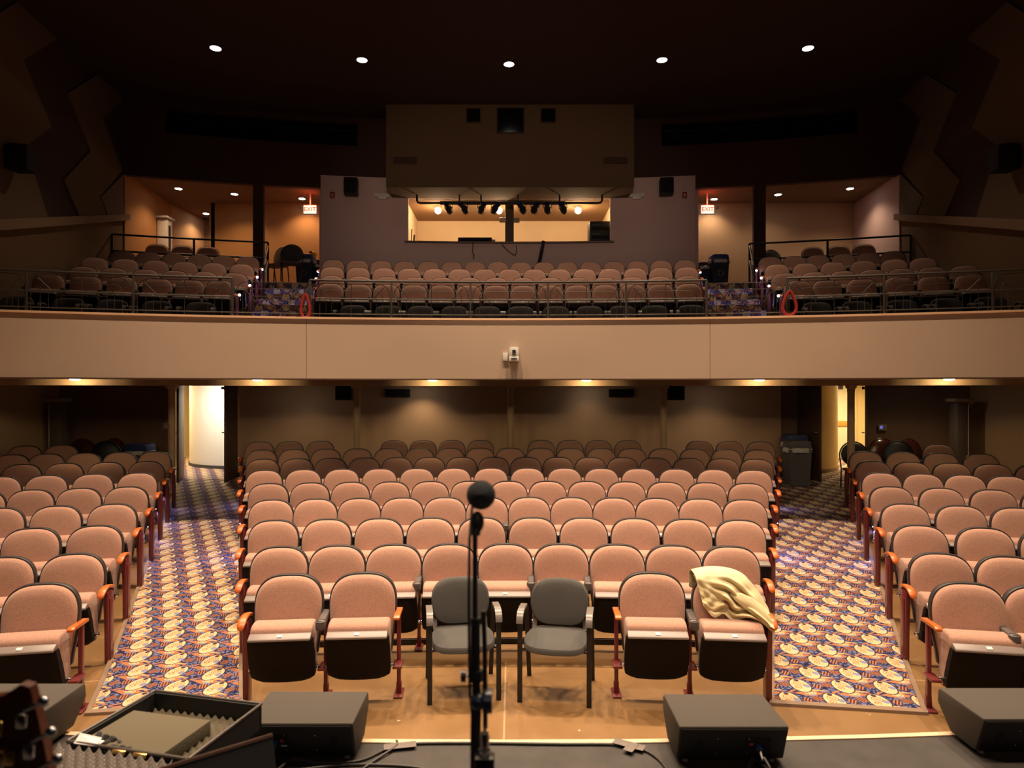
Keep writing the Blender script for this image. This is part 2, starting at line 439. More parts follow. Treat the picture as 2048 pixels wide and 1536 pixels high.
# underside of the balcony
UL = ((-8.97, 15.43), (-8.12, 6.0)); UR = ((8.12, 6.0), (8.97, 15.43))
def AT(R): return math.asin(min(.5, (8.93-.1018*(15.43-(math.sqrt(R*R-70)-RC)))/R))
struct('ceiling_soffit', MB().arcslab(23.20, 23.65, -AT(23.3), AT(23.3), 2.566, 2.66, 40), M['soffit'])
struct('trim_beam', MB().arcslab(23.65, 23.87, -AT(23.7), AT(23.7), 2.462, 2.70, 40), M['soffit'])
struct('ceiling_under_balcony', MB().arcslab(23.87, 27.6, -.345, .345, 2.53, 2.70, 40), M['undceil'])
# curved balcony front in flat panels with fine joints
jt = [-AT(23.15), th(68, 23.15), th(613, 23.15), th(1420, 23.15), th(1965, 23.15), AT(23.15)]
for i in range(5):
    a, b = jt[i]+(.00012 if i in (2, 3) else 0), jt[i+1]-(.00012 if i in (1, 2) else 0)
    struct('wall_balcony_front', MB().arcslab(23.15, 23.27, a, b, 2.566, 3.45, 24), M['fascia'], 15)
struct('trim_balcony_cap', MB().arcslab(23.12, 23.45, -AT(23.2), AT(23.2), 3.45, 3.48, 60), M['cap'])
struct('trim_balcony_lower', MB().arcslab(23.135, 23.29, -AT(23.2), AT(23.2), 2.546, 2.566, 60), M['darkwood'])
# balcony decks
DK = [(23.27, 25.3, 3.08), (25.3, 26.2, 3.49), (26.2, 27.2, 3.79), (27.2, 28.25, 4.15), (28.25, 29.35, 4.52), (29.35, 33.5, 4.96)]
for a, b, z in DK:
    if a < 29: struct('floor_balcony', MB().arcslab(a, b+.02, -AT((a+b)/2), AT((a+b)/2), 2.72, z, 40), mat('brown_deck_paint', (.09, .045, .03), .7) if a == 23.27 else bpy.data.materials['brown_deck_paint'])
    else:
        struct('floor_balcony', MB().arcslab(a, b, -.37, -.155, 3.8, z, 16), M['carpetL'])
        struct('floor_balcony', MB().arcslab(a, b, .15, .37, 3.8, z, 16), M['carpetR'])
# carpeted balcony stairs
stL = [th(463, 24.3), th(485, 25.9), th(500, 26.8), th(515, 27.8), th(530, 29.3)]
def aisle_t(R, pts):
    rr = [p[0] for p in pts]
    for (ra, a), (rb, b) in zip(pts, pts[1:]):
        if R <= rb: break
    ta, tb_ = th(a, ra), th(b, rb)
    return ta+(tb_-ta)*(R-ra)/(rb-ra)
ALo = [(24.3, 478), (25.9, 488), (29.6, 536)]; ALi = [(24.3, 622), (25.9, 626), (29.6, 642)]
ARi = [(24.3, 1418), (25.9, 1414), (29.6, 1391)]; ARo = [(24.3, 1560), (25.9, 1545), (29.6, 1502)]
steps = []
zz = [d_[2] for d_ in DK]
for k in range(5):
    Rr = DK[k][1]
    h = zz[k+1]-zz[k]
    steps.append((Rr-.45, Rr, zz[k]+h*.5))
    steps.append((Rr, (DK[k+1][1]-.45) if k < 4 else 29.9, zz[k+1]))
for nm, A, B, mt in (('left', ALo, ALi, 'carpetL'), ('right', ARi, ARo, 'carpetR')):
    struct('floor_aisle_'+nm, MB().arcslab(23.28, 24.85, aisle_t(24.3, A), aisle_t(24.3, B), 3.0, 3.095, 4), M[mt])
    for ra, rb, z in steps:
        struct('floor_step_'+nm, MB().arcslab(ra-.01, rb+.01, aisle_t(ra, A), aisle_t(ra, B), 3.0, z+.012, 4), M[mt])

# upper hall
struct('ceiling', MB().prism([(-10, 4), (10, 4), (10, 17.6), (-10, 17.6)], CEIL, CEIL+.1, 'z'), M['ceil'])
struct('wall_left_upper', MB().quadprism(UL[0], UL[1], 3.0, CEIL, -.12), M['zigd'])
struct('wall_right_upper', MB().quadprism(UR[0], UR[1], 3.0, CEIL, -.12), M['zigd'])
# curved upper wall with the two lighting slots, lower edge over the lobby openings
tE = math.asin(8.93/29.8)*1.0
sl0, sl1 = th(330, 29.8), th(715, 29.8); sr0, sr1 = th(1323, 29.8), th(1716, 29.8)
tmL, tmR = th(642, 29.8), th(1390, 29.8)
def up(a, b, z0, z1, n=14): struct('wall_back_upper', MB().arcslab(29.8, 29.95, a, b, z0, z1, n), M['upper'])
up(-tE-.004, sl0, 7.38, CEIL, 3); up(sl0, tmL, 7.38, 8.45); up(tmL, sl1, 7.69, 8.45, 3); up(sl0, sl1, 9.04, CEIL)
up(sl1, sr0, 7.69, CEIL, 20)
up(sr1, tE+.004, 7.38, CEIL, 3); up(tmR, sr1, 7.38, 8.45); up(sr0, tmR, 7.69, 8.45, 3); up(sr0, sr1, 9.04, CEIL)
for a, b in ((sl0-.005, sl1+.005), (sr0-.005, sr1+.005)):
    struct('wall_lighting_slot', MB().arcslab(30.5, 30.55, a, b, 8.3, 9.14, 14).arcslab(29.95, 30.5, a, b, 8.36, 8.40, 14), M['void'])
# mauve control-booth wall with window opening
mt0, mt1 = th(642, 29.85), th(1390, 29.85)
w0, w1 = th(817, 29.85), th(1220, 29.85)
WZ0, WZ1 = 6.12, 7.2
for a, b, z0, z1 in ((mt0, w0, 4.4, 7.69), (w1, mt1, 4.4, 7.69), (w0, w1, 4.4, WZ0), (w0, w1, WZ1, 7.69)):
    struct('wall_booth', MB().arcslab(29.78, 29.9, a, b, z0, z1, 10), M['mauve'])
struct('wall_booth_return', MB().quadprism((-4.80, 18.3), (-4.76, 16.55), 4.4, 7.45, .1), M['mauve'])
struct('wall_booth_return', MB().quadprism((4.62, 16.6), (4.66, 18.3), 4.4, 7.45, .1), M['mauve'])
# booth interior
XL, XR = -2.66, 2.55
booth = mat('booth_cream_paint', (.75, .55, .34), .8, var=.06, vscale=1.5)
struct('wall_booth_back', MB().box(((XL+XR)/2, 18.95, 6.2), (XR-XL+.3, .1, 2.3)), booth)
struct('wall_booth_left', MB().box((XL-.05, 17.85, 6.2), (.1, 2.1, 2.3)), booth)
struct('wall_booth_right', MB().box((XR+.05, 17.85, 6.2), (.1, 2.1, 2.3)), booth)
struct('ceiling_booth', MB().box(((XL+XR)/2, 17.9, 7.24), (XR-XL+.4, 2.2, .08)), mat('booth_ceiling_paint', (.30, .17, .08), .9))
struct('floor_booth', MB().box(((XL+XR)/2, 17.9, 5.1), (XR-XL+.4, 2.2, .08)), M['tand'])
struct('window_1', MB().arcslab(29.68, 29.95, w0-.003, w1+.003, WZ0-.035, WZ0, 8), mat('booth_sill', (.20, .13, .11), .6))
# bulkhead above the booth window
struct('wall_bulkhead', MB().box((-.045, 16.3, (7.2+CEIL)/2), (5.85, 1.0, CEIL-7.2)), M['bulk'])
# lobby behind the balcony
struct('ceiling_lobby_left', MB().arcslab(29.9, 33.6, -.40, -.155, 7.42, 7.5, 12), M['tand'])
struct('ceiling_lobby_right', MB().arcslab(29.9, 33.6, .15, .40, 7.42, 7.5, 12), M['tand'])
cL = W(425, 412, 18.1).x
struct('wall_lobby_back_left', MB().quadprism((-4.7, 17.9), (cL, 17.9), 4.8, 7.42, -.1), M['orangew'])
struct('wall_lobby_inner_left', MB().quadprism((cL+.05, 17.9), (cL+.05, 19.6), 4.8, 7.42, -.1), M['orangew'])
struct('wall_lobby_end_left', MB().quadprism((cL, 19.6), (-10.5, 19.6), 4.8, 7.42, -.1), M['tand'])
struct('wall_lobby_side_left', MB().quadprism((-9.15, 18.0), (-8.93, 15.45), 4.8, 7.42, -.1), M['orangew'])
struct('wall_lobby_corner_left', MB().quadprism((-9.0, 19.6), (-9.15, 18.0), 4.8, 7.42, -.1), M['tan'])
struct('wall_lobby_back_right', MB().quadprism((9.2, 17.9), (4.62, 17.9), 4.8, 7.42, -.1), M['tan'])
struct('wall_lobby_side_right', MB().quadprism((8.93, 15.45), (9.15, 18.0), 4.8, 7.42, -.1), M['mauve'])
# square pillars in the openings
for px, w in ((518, 20), (1518, 23)):
    p = W(px, 400, 16.35)
    tt = th(px, 29.85)
    q = arc(29.86, tt)
    o = struct('pillar_lobby', MB().box((0, 0, 0), (w/F*16.3, .24, 2.6)), M['upper'] if px < 1000 else M['upper']); o.location = (q.x, q.y, 6.15); o.rotation_euler = (0, 0, -tt)
# decorated side walls: raised zig-zag panels
def on_wall(px, py, line, side):
    (x0, y0), (x1, y1) = line
    k = (px-1024)/F
    t = (k*y0-x0)/((x1-x0)-k*(y1-y0)); x = x0+t*(x1-x0); y = y0+t*(y1-y0)
    return t, CZ+(HY-py)/F*y
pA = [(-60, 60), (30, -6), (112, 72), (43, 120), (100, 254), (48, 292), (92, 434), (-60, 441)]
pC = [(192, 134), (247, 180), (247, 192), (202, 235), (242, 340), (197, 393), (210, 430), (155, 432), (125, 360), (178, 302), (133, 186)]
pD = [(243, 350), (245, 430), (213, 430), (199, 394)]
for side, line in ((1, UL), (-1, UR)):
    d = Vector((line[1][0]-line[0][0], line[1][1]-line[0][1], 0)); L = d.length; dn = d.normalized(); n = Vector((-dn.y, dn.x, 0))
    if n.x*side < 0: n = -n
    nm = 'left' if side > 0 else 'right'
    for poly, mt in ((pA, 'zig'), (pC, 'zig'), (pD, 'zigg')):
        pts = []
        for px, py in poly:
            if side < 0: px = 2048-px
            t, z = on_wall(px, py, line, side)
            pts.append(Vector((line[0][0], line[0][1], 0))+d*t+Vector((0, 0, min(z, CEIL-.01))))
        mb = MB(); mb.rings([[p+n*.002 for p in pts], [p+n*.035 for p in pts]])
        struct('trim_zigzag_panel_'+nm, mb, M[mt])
    # sloping ledge under the panels
    pts = []
    for px, py, py2 in ((250, 428, 440), (-60, 440, 464)):
        q = 2048-px if side < 0 else px
        t, z = on_wall(q, py, line, side); t2, z2 = on_wall(q, py2, line, side)
        base = Vector((line[0][0], line[0][1], 0))+d*t
        pts.append([base+Vector((0, 0, z)), base+n*.12+Vector((0, 0, z)), base+n*.12+Vector((0, 0, z2)), base+Vector((0, 0, z2))])
    struct('trim_ledge_'+nm, MB().rings(pts), mat('ledge_paint_'+nm, (.24, .15, .09), .8))
    t, z = on_wall(248 if side > 0 else 1800, 352, line, side)
    # lower wall strip lighter brown
    a = Vector((line[0][0], line[0][1], 0)); b = a+d*1.0
    pz = []
    pts = []
    for px, pt in ((250, 440), (-60, 464)):
        q = 2048-px if side < 0 else px
        t, z = on_wall(q, pt, line, side); base = a+d*t+n*.012
        pts.append([base+Vector((0, 0, 3.0)), base+Vector((0, 0, z)), base-n*.01+Vector((0, 0, z)), base-n*.01+Vector((0, 0, 3.0))])
    struct('wall_lower_band_'+nm, MB().rings(pts), mat('dim_brown_paint_'+nm, (.16, .088, .042), .9))

# low step under the second row, with a dark riser
for nm, a, b in (('center', line_th(LI[0], LI[1], 19.3)+.004, line_th(RI[0], RI[1], 19.3)-.004),):
    struct('floor_step_'+nm, MB().arcslab(19.26, 19.97, a, b, -.02, .068, 24), M['floor'])
    struct('trim_step_'+nm, MB().arcslab(19.245, 19.262, a, b, -.02, .060, 24), M['black'])
# desk inside the booth
dk = MB().box(((XL+XR)/2, 17.35, 6.095), (XR-XL-.02, .85, .045), bev=.004).obj('floor_booth_ledge', M['tand']); dk['kind'] = 'structure'
# ================================================================ theater seats
def outline(n=30, sc_=1.0, wb=.222, wm=.25, zb=.34, zs=.70, zt=.925):
    pts = []
    for i in range(n+1):
        t = PI*i/n
        c, s_ = math.cos(t), math.sin(t)
        x = wm*math.copysign(abs(c)**.70, c); z = zs+(zt-zs)*abs(s_)**.80
        pts.append((x, z))
    pts += [(-wm*.985, .58), (-wb*1.03, .45), (-wb, zb+.03), (-wb+.03, zb), (wb-.03, zb), (wb, zb+.03), (wb*1.03, .45), (wm*.985, .58)]
    return [(x*sc_, .64+(z-.64)*sc_) for x, z in pts]
def lean(y, z): return y+(z-.9)*.17
def ring(sc_, y, ez=0):
    return [Vector((x, lean(y, z), z)) for x, z in outline(sc_=sc_)]
def back_mesh():
    return MB().rings([ring(.985, .03), ring(1.0, .012), ring(1.0, -.008), ring(.97, -.028), ring(.90, -.040), ring(.72, -.050), ring(.45, -.055), ring(.15, -.056)])
def shell_mesh():
    return MB().rings([ring(1.035, -.004), ring(1.045, .004), ring(1.045, .035), ring(1.02, .055), ring(.5, .062), ring(.1, .062)])
def cushion_mesh():
    prof = [(-.292, .565), (-.278, .612), (-.235, .634), (-.165, .638), (-.12, .63), (-.10, .58), (-.075, .40), (-.06, .25), (-.13, .20), (-.20, .23)]
    return MB().prism(prof, -.225, .225, 'x', bev=.022, seg=3)
def pan_mesh():
    # bucket: dark colour holds its shade, top lip coloured as lit, rounded lower edge
    mb = MB()
    rows = [(.545, .228, -.278, -.345), (.53, .232, -.275, -.345), (.42, .236, -.235, -.31), (.30, .236, -.195, -.27), (.235, .23, -.17, -.245), (.205, .19, -.16, -.225)]
    rg = []
    for z, w, yb, yf in rows:
        pts = []
        for i in range(9):
            f = -1+2*i/8
            dz = -.012*(1-f*f) if z < .3 else (-.004*(1-f*f) if z < .56 else 0)
            x = w*f; cr = .02*max(0, abs(f)-.75)/.25
            pts.append(Vector((x, yf+cr, z+dz)))
        for i in range(9):
            f = 1-2*i/8
            pts.append(Vector((w*f, yb, z)))
        rg.append(pts)
    mb.rings(rg)
    return mb
def lip_mesh():
    return MB().prism([(-.284, .580), (-.292, .584), (-.302, .582), (-.350, .560), (-.355, .550), (-.352, .540), (-.30, .538), (-.28, .540)], -.222, .222, 'x', bev=.006)
def plate_mesh(): return MB().box((0, -.327, .5735), (.036, .026, .005), rot=Matrix.Rotation(.43, 4, 'X'), bev=.001)
def pivot_mesh():
    return MB().tube([(-.262, -.17, .275), (-.25, -.17, .275), (-.245, -.17, .275), (.245, -.17, .275), (.25, -.17, .275), (.262, -.17, .275)], .02, 12, taper=[.012, .022, .022, .022, .022, .012])
def post_mesh(x):
    mb = MB()
    mb.box((x, -.05, .33), (.030, .045, .63), bev=.006)
    mb.box((x, -.12, .262), (.07, .15, .022), bev=.006)
    mb.box((x, -.05, .008), (.07, .17, .014), bev=.004)
    mb.prism([(-.075, .0), (-.025, .0), (-.03, .10), (-.06, .10)], x-.02, x+.02, 'x', bev=.004)
    return mb
def arm_mesh(x):
    mb = MB()
    mb.prism([(.03, .62), (.03, .645), (-.02, .665), (-.20, .650), (-.235, .645), (-.235, .60), (-.18, .595)], x-.027, x+.027, 'x', bev=.008)
    mb.lathe([(.034, .585), (.038, .60), (.038, .648), (.033, .652), (.030, .648), (.028, .60)], 16, Matrix.Translation((x, -.245, 0)))
    return mb
def panel_mesh(x):
    s_ = 1 if x > 0 else -1
    mb = MB()
    mb.prism([(-.02, .0), (-.015, .30), (.0, .60), (-.06, .63), (-.15, .62), (-.14, .5), (-.12, .28), (-.115, 0)], x-.02, x+.02, 'x', bev=.010)
    mb.prism([(-.03, .01), (-.025, .56), (-.115, .56), (-.10, .01)], x-.028 if s_ < 0 else x+.018, x-.018 if s_ < 0 else x+.028, 'x', bev=.006)
    return mb
def oak_arm(x):
    mb = MB(); rg = []
    sec = [(.02, .632, .018, .014), (-.02, .646, .023, .015), (-.08, .660, .026, .015), (-.14, .664, .028, .015), (-.19, .654, .030, .015), (-.23, .634, .030, .014), (-.25, .616, .026, .012), (-.257, .604, .014, .007)]
    for y, z, w, h in sec:
        rg.append([Vector((x+w*math.copysign(abs(math.cos(2*PI*k/14))**.7, math.cos(2*PI*k/14)), y, z+h*math.copysign(abs(math.sin(2*PI*k/14))**.7, math.sin(2*PI*k/14)))) for k in range(14)])
    return mb.rings(rg)
def thin_oak(x): return MB().prism([(.03, .63), (.03, .655), (-.20, .668), (-.235, .655), (-.235, .635), (-.19, .64)], x-.024, x+.024, 'x', bev=.006)

def make_seat(kind):
    """kind: mid (post and arm on the viewer's left), plus L/R aisle panels, l/r thin oak-topped posts"""
    t = thing('theater_seat', 'x', 'seat')
    b = back_mesh().obj('backrest', M['fabric'], t)
    shell_mesh().obj('backrest_shell', M['rim'], b, label='black plastic rim and shell')
    cushion_mesh().obj('seat_cushion', M['fabric'], t)
    p = pan_mesh().obj('seat_pan', M['pan'], t, smooth=30)
    lip_mesh().obj('seat_edge', M['lip'], p, smooth=30, label='top edge coloured lighter as if lit from above')
    plate_mesh().obj('number_plate', M['plate'], p)
    pivot_mesh().obj('hinge', M['chrome'], t)
    l, r = kind
    if l == 'p': post_mesh(-.28).obj('leg', M['maroon'], t, 30); arm_mesh(-.28).obj('armrest', M['armblk'], t)
    if l == 'A': panel_mesh(-.30).obj('end_panel', M['maroon'], t); oak_arm(-.30).obj('armrest', M['oak'], t, label='orange wooden armrest')
    if l == 'o': post_mesh(-.28).obj('leg', M['maroon'], t, 30); thin_oak(-.28).obj('armrest', M['oak'], t, label='orange wooden armrest')
    if r == 'A': panel_mesh(.30).obj('end_panel', M['maroon'], t); oak_arm(.30).obj('armrest', M['oak'], t, label='orange wooden armrest')
    if r == 'o': post_mesh(.28).obj('leg', M['maroon'], t, 30); thin_oak(.28).obj('armrest', M['oak'], t, label='orange wooden armrest')
    if r == 'p': post_mesh(.28).obj('leg', M['maroon'], t, 30)
    return t
PROTO = {}
ORD = ['', 'first', 'second', 'third', 'fourth', 'fifth', 'sixth', 'seventh', 'eighth', 'ninth', 'tenth', 'eleventh', 'twelfth', 'thirteenth', 'fourteenth', 'fifteenth', 'sixteenth', 'seventeenth']
def seat(R, t, z, kind, label, group):
    if kind not in PROTO:
        o = make_seat(kind); PROTO[kind] = o; o['label'] = label; o['group'] = group
    else: o = copy_tree(PROTO[kind], label, group)
    p = arc(R, t, z); o.location = p; o.rotation_euler = (0, 0, -t)
    return o
ROWN = ['front', 'second', 'third', 'fourth', 'fifth', 'sixth', 'seventh', 'eighth', 'ninth']
# centre block of the main floor
rows = [(580, 1450, 7, (2, 3, 4)), (560, 1461, 9, ()), (548, 1480, 10, ()), (543, 1489, 12, ()), (537.6, 1495.6, 13, ()),
        (529, 1507, 14, ()), (526, 1513, 16, ()), (523.5, 1517, 17, ()), (519, 1521, 18, (3, 8, 9, 14))]
r9 = [519, 579, 641, 788, 846, 904, 961, 1082, 1140, 1197, 1256, 1399, 1459, 1521]
for r, (a, b, n, skip) in enumerate(rows):
    R = 18.3+.93*r; z = floor_z(R) if r != 1 else floor_z(R)
    ta, tb_ = th(a, R), th(b, R)
    g = 'rose folding seats in the center block of the main floor'
    if r == 8: lst = [th(x, R) for x in r9]; n = len(lst)
    else: lst = [ta+(tb_-ta)*i/(n-1) for i in range(n)]
    for i, t in enumerate(lst):
        if r == 0 and i in skip: continue
        kind = 'pn'
        if i == 0: kind = 'Ap' if n == 1 else 'An'
        if i == n-1: kind = 'pA'
        if r == 0 and i == 1: kind = 'po'
        if r == 0 and i == 5: kind = 'on'
        if r == 8 and i in (3, 7, 11): kind = 'pn'
        if r == 8 and i in (2, 6, 10): kind = 'pp'
        if r == 0:
            lab = {0: 'rose folding seat at the left aisle, front row of the center block', 1: 'rose folding seat in the front row, left of the two grey chairs',
                   5: 'rose folding seat in the front row, just right of the two grey chairs', 6: 'rose folding seat with the khaki jacket over its back, front row'}[i]
        else:
            if i == 0: w = 'beside the left aisle'
            elif i == n-1: w = 'beside the right aisle'
            elif i <= n//2: w = ORD[i+1]+' from the left aisle'
            else: w = ORD[n-i]+' from the right aisle'
            lab = 'rose folding seat, %s row of main floor center block, %s' % (ROWN[r], w)
        seat(R, t, z, kind, lab, g)
# side blocks of the main floor, listed from the aisle outwards
sideL = [[85], [148, 5], [191.6, 64], [226, 113.5, -2], [254, 159, 63, -36], [276, 187, 94, 0], [294, 213.6, 129.4, 44, -42], [310, 240.5, 168.5, 94, 23], [123, 50]]
sideR = [[1933.7, 2081], [1879.6, 2016], [1838.7, 1968, 2098], [1809, 1920.7, 2033], [1781.8, 1882, 1985.7, 2090], [1762, 1845, 1928.7, 2015], [1745, 1822, 1902.6, 1985, 2070], [1731, 1805.4, 1881, 1961.7], [1877]]
for nm, side, s_ in (('left', sideL, -1), ('right', sideR, 1)):
    for r, xs in enumerate(side):
        R = 18.3+.93*r
        for i, x in enumerate(xs):
            if s_ < 0: kind = 'pA' if (i == 0 and r < 8) else 'pn'
            else: kind = 'An' if (i == 0 and r < 8) else 'pn'
            if s_ > 0 and i == len(xs)-1: kind = kind[0]+'p' if kind[0] != 'A' else 'Ap'
            if r == 0: kind = ('po' if s_ < 0 else 'op') if i == 0 else kind
            w = 'beside the aisle' if i == 0 and r < 8 else (ORD[i+1]+' from the aisle')
            seat(R, th(x, R), floor_z(R), kind, 'rose folding seat, %s row of main floor %s block, %s' % (ROWN[r], nm, w), 'rose folding seats in the %s block of the main floor' % nm)
# balcony
BR = [(25.9, 3.49), (26.8, 3.79), (27.8, 4.15), (28.9, 4.52), (30.15, 4.96)]
bc = [(661, 1377, 14), (664, 1375, 14), (665, 1373, 15), (667, 1370, 16)]
for r, (a, b, n) in enumerate(bc):
    R, z = BR[r]; ta, tb_ = th(a, R), th(b, R)
    for i in range(n):
        kind = 'pn'
        if i == 0: kind = 'An'
        if i == n-1: kind = 'pA'
        if i == 0: w = 'beside the left stairs'
        elif i == n-1: w = 'beside the right stairs'
        elif i < n/2: w = ORD[i+1]+' from the left stairs'
        else: w = ORD[n-i]+' from the right stairs'
        seat(R, ta+(tb_-ta)*i/(n-1), z, kind, 'rose folding seat, %s row of balcony center block, %s' % (ROWN[r], w), 'rose folding seats in the balcony center block')
bL = [[440.6, 381, 316, 245, 173, 98, 23], [470, 410, 350, 292, 228.5, 167.6, 103, 36], [484, 428, 370, 312, 251, 189], [496, 448, 399, 348, 297, 246], [416, 366, 315]]
bR = [[1595, 1653, 1722, 1796, 1865.5, 1940, 2018], [1569, 1627.5, 1686, 1743.5, 1802, 1863, 1928, 2000], [1553.5, 1610, 1666, 1726, 1788, 1846], [1539.6, 1588, 1635, 1686.6, 1736.5, 1786], [1625, 1677, 1727]]
for nm, side, s_ in (('left', bL, -1), ('right', bR, 1)):
    for r, xs in enumerate(side):
        R, z = BR[r]
        for i, x in enumerate(xs):
            q = arc(R, th(x, R))
            if abs(q.x)+.27 > 8.97-.09*(15.43-q.y): continue
            if r == 4: kind = 'pn'; w = 'rose folding seat behind the upper %s balcony rail, %s from the stairs' % (nm, ORD[i+1])
            else:
                kind = ('pA' if s_ < 0 else 'An') if i == 0 else 'pn'
                w = 'rose folding seat, %s row of balcony %s block, %s' % (ROWN[r], nm, 'beside the stairs' if i == 0 else ORD[i+1]+' from the stairs')
            seat(R, th(x, R), z, kind, w, 'rose folding seats in the balcony %s block' % nm)
# ================================================================ columns under the balcony
cm = mat('cream_column_paint', (.52, .36, .23), .5)
for i, px in enumerate((344, 714, 1021, 1327, 1702)):
    p = arc(25.85, th(px, 25.85), floor_z(25.85))
    h = 2.53-p.z
    mb = MB().lathe([(.085, 0), (.085, .03), (.064, .05), (.062, h-.16), (.068, h-.15), (.068, h-.13), (.062, h-.12), (.11, h-.02), (.11, h)], 24)
    for k in range(4):
        a = k*PI/2+.4
        mb.sphere((.085*math.cos(a), .085*math.sin(a), h-.07), .03, 10, 6)
    o = struct('column', mb, cm); o.location = p

# ================================================================ grey stacking chairs
def chair_parts(t):
    def sup(x, e): return math.copysign(abs(x)**e, x)
    # back pad: curved rounded square
    rg = []
    for sc_, y in ((.90, .03), (1.0, .014), (1.0, -.008), (.95, -.022), (.80, -.030), (.5, -.034), (.15, -.035)):
        r = []
        for k in range(36):
            a = 2*PI*k/36
            x = .235*sup(math.cos(a), .62)*sc_; z = .178*sup(math.sin(a), .66)*sc_
            x *= 1-.10*max(0, -z)/.178
            r.append(Vector((x, .20+y+.25*z-1.1*x*x+.03, .645+z)))
        rg.append(r)
    MB().rings(rg).obj('backrest', M['gvinyl'], t)
    # seat pad with a drooping front edge
    rg = []
    for sc_, dz in ((.93, -.045), (1.0, -.03), (1.0, -.008), (.96, .006), (.8, .012), (.4, .010), (.1, .009)):
        r = []
        for k in range(36):
            a = 2*PI*k/36
            x = .248*sup(math.cos(a), .36)*sc_; y = .22*sup(math.sin(a), .42)*sc_
            x *= 1-.16*max(0, y)/.215
            y2 = y-(.035*(1-(x/.23)**2) if y < 0 else 0)*abs(y)/.2
            z = .45+dz-.55*max(0, -(y+.08))**1.5-.02*max(0, y)
            r.append(Vector((x, y2-.01, z)))
        rg.append(r)
    MB().rings(rg).obj('seat', M['gvinyl'], t)
    for s_ in (-1, 1):
        x = s_*.262
        MB().flat_tube([(x, -.215, 0), (x, -.212, .30), (x, -.208, .56), (x, -.195, .625), (x, -.165, .655), (x, -.10, .662), (x, .02, .655), (x, .10, .63), (x, .135, .57)], .036, .017).obj('leg', M['gleg'], t)
        MB().flat_tube([(x, .275, 0), (x, .235, .15), (x, .19, .32), (x, .155, .45), (x, .125, .60)], .034, .017).obj('leg', M['gleg'], t)
        MB().flat_tube([(x, -.228, .60), (x, -.222, .63), (x, -.205, .655), (x, -.17, .675), (x, -.10, .682), (x, .0, .676)], .05, .02).obj('armrest', M['garm'], t, label='glossy grey plastic arm pad')
        xx = s_*.205
        MB().flat_tube([(xx, .17, .415), (xx, .20, .45), (xx, .225, .56), (xx, .25, .66)], .03, .012).obj('back_bracket', M['gleg'], t)
        MB().flat_tube([(xx, .178, .43), (xx, .200, .46), (xx, .211, .505)], .034, .018).obj('bracket_sleeve', M['garm'], t)
    MB().tube([(-.262, -.17, .385), (-.2, -.17, .40), (.2, -.17, .40), (.262, -.17, .385)], .011).obj('cross_bar', M['gleg'], t)
    MB().tube([(-.262, .17, .385), (.262, .17, .385)], .011).obj('cross_bar', M['gleg'], t)
ch = thing('armchair', 'grey padded armchair on the floor left of the microphone stand', 'chair', (-.394, 5.30, 0), math.radians(9), 'grey armchairs in front of the second row')
chair_parts(ch)
c2 = copy_tree(ch, 'grey padded armchair on the floor right of the microphone stand'); c2.location = (.355, 5.26, 0); c2.rotation_euler = (0, 0, math.radians(-10))
gl = [24, 127, 218, 306, 396]; gc = [704, 773, 840, 907, 974, 1040, 1111, 1180, 1247, 1310, 1385]; gr = [1639.5, 1721, 1811, 1900, 1992]
for lst, nm in ((gl, 'left'), (gc, 'center'), (gr, 'right')):
    for i, px in enumerate(lst):
        c = copy_tree(ch); t = th(px, 24.75)
        for q in [c]+list(c.children):
            if q.name.startswith(('backrest', 'seat')) and q.type == 'MESH': pass
        c.location = arc(24.75, t, 3.08); c.rotation_euler = (0, 0, -t+random.uniform(-.05, .05))
        if nm == 'center': w_ = ORD[i+1]+' from its left end' if i < 5 else ('at its middle' if i == 5 else ORD[len(lst)-i]+' from its right end')
        elif nm == 'left': w_ = ORD[len(lst)-i]+' from the left stairs'
        else: w_ = ORD[i+1]+' from the right stairs'
        c['label'] = 'grey armchair behind the %s balcony railing, %s' % (nm, w_)
        c['group'] = 'grey armchairs along the balcony railing'

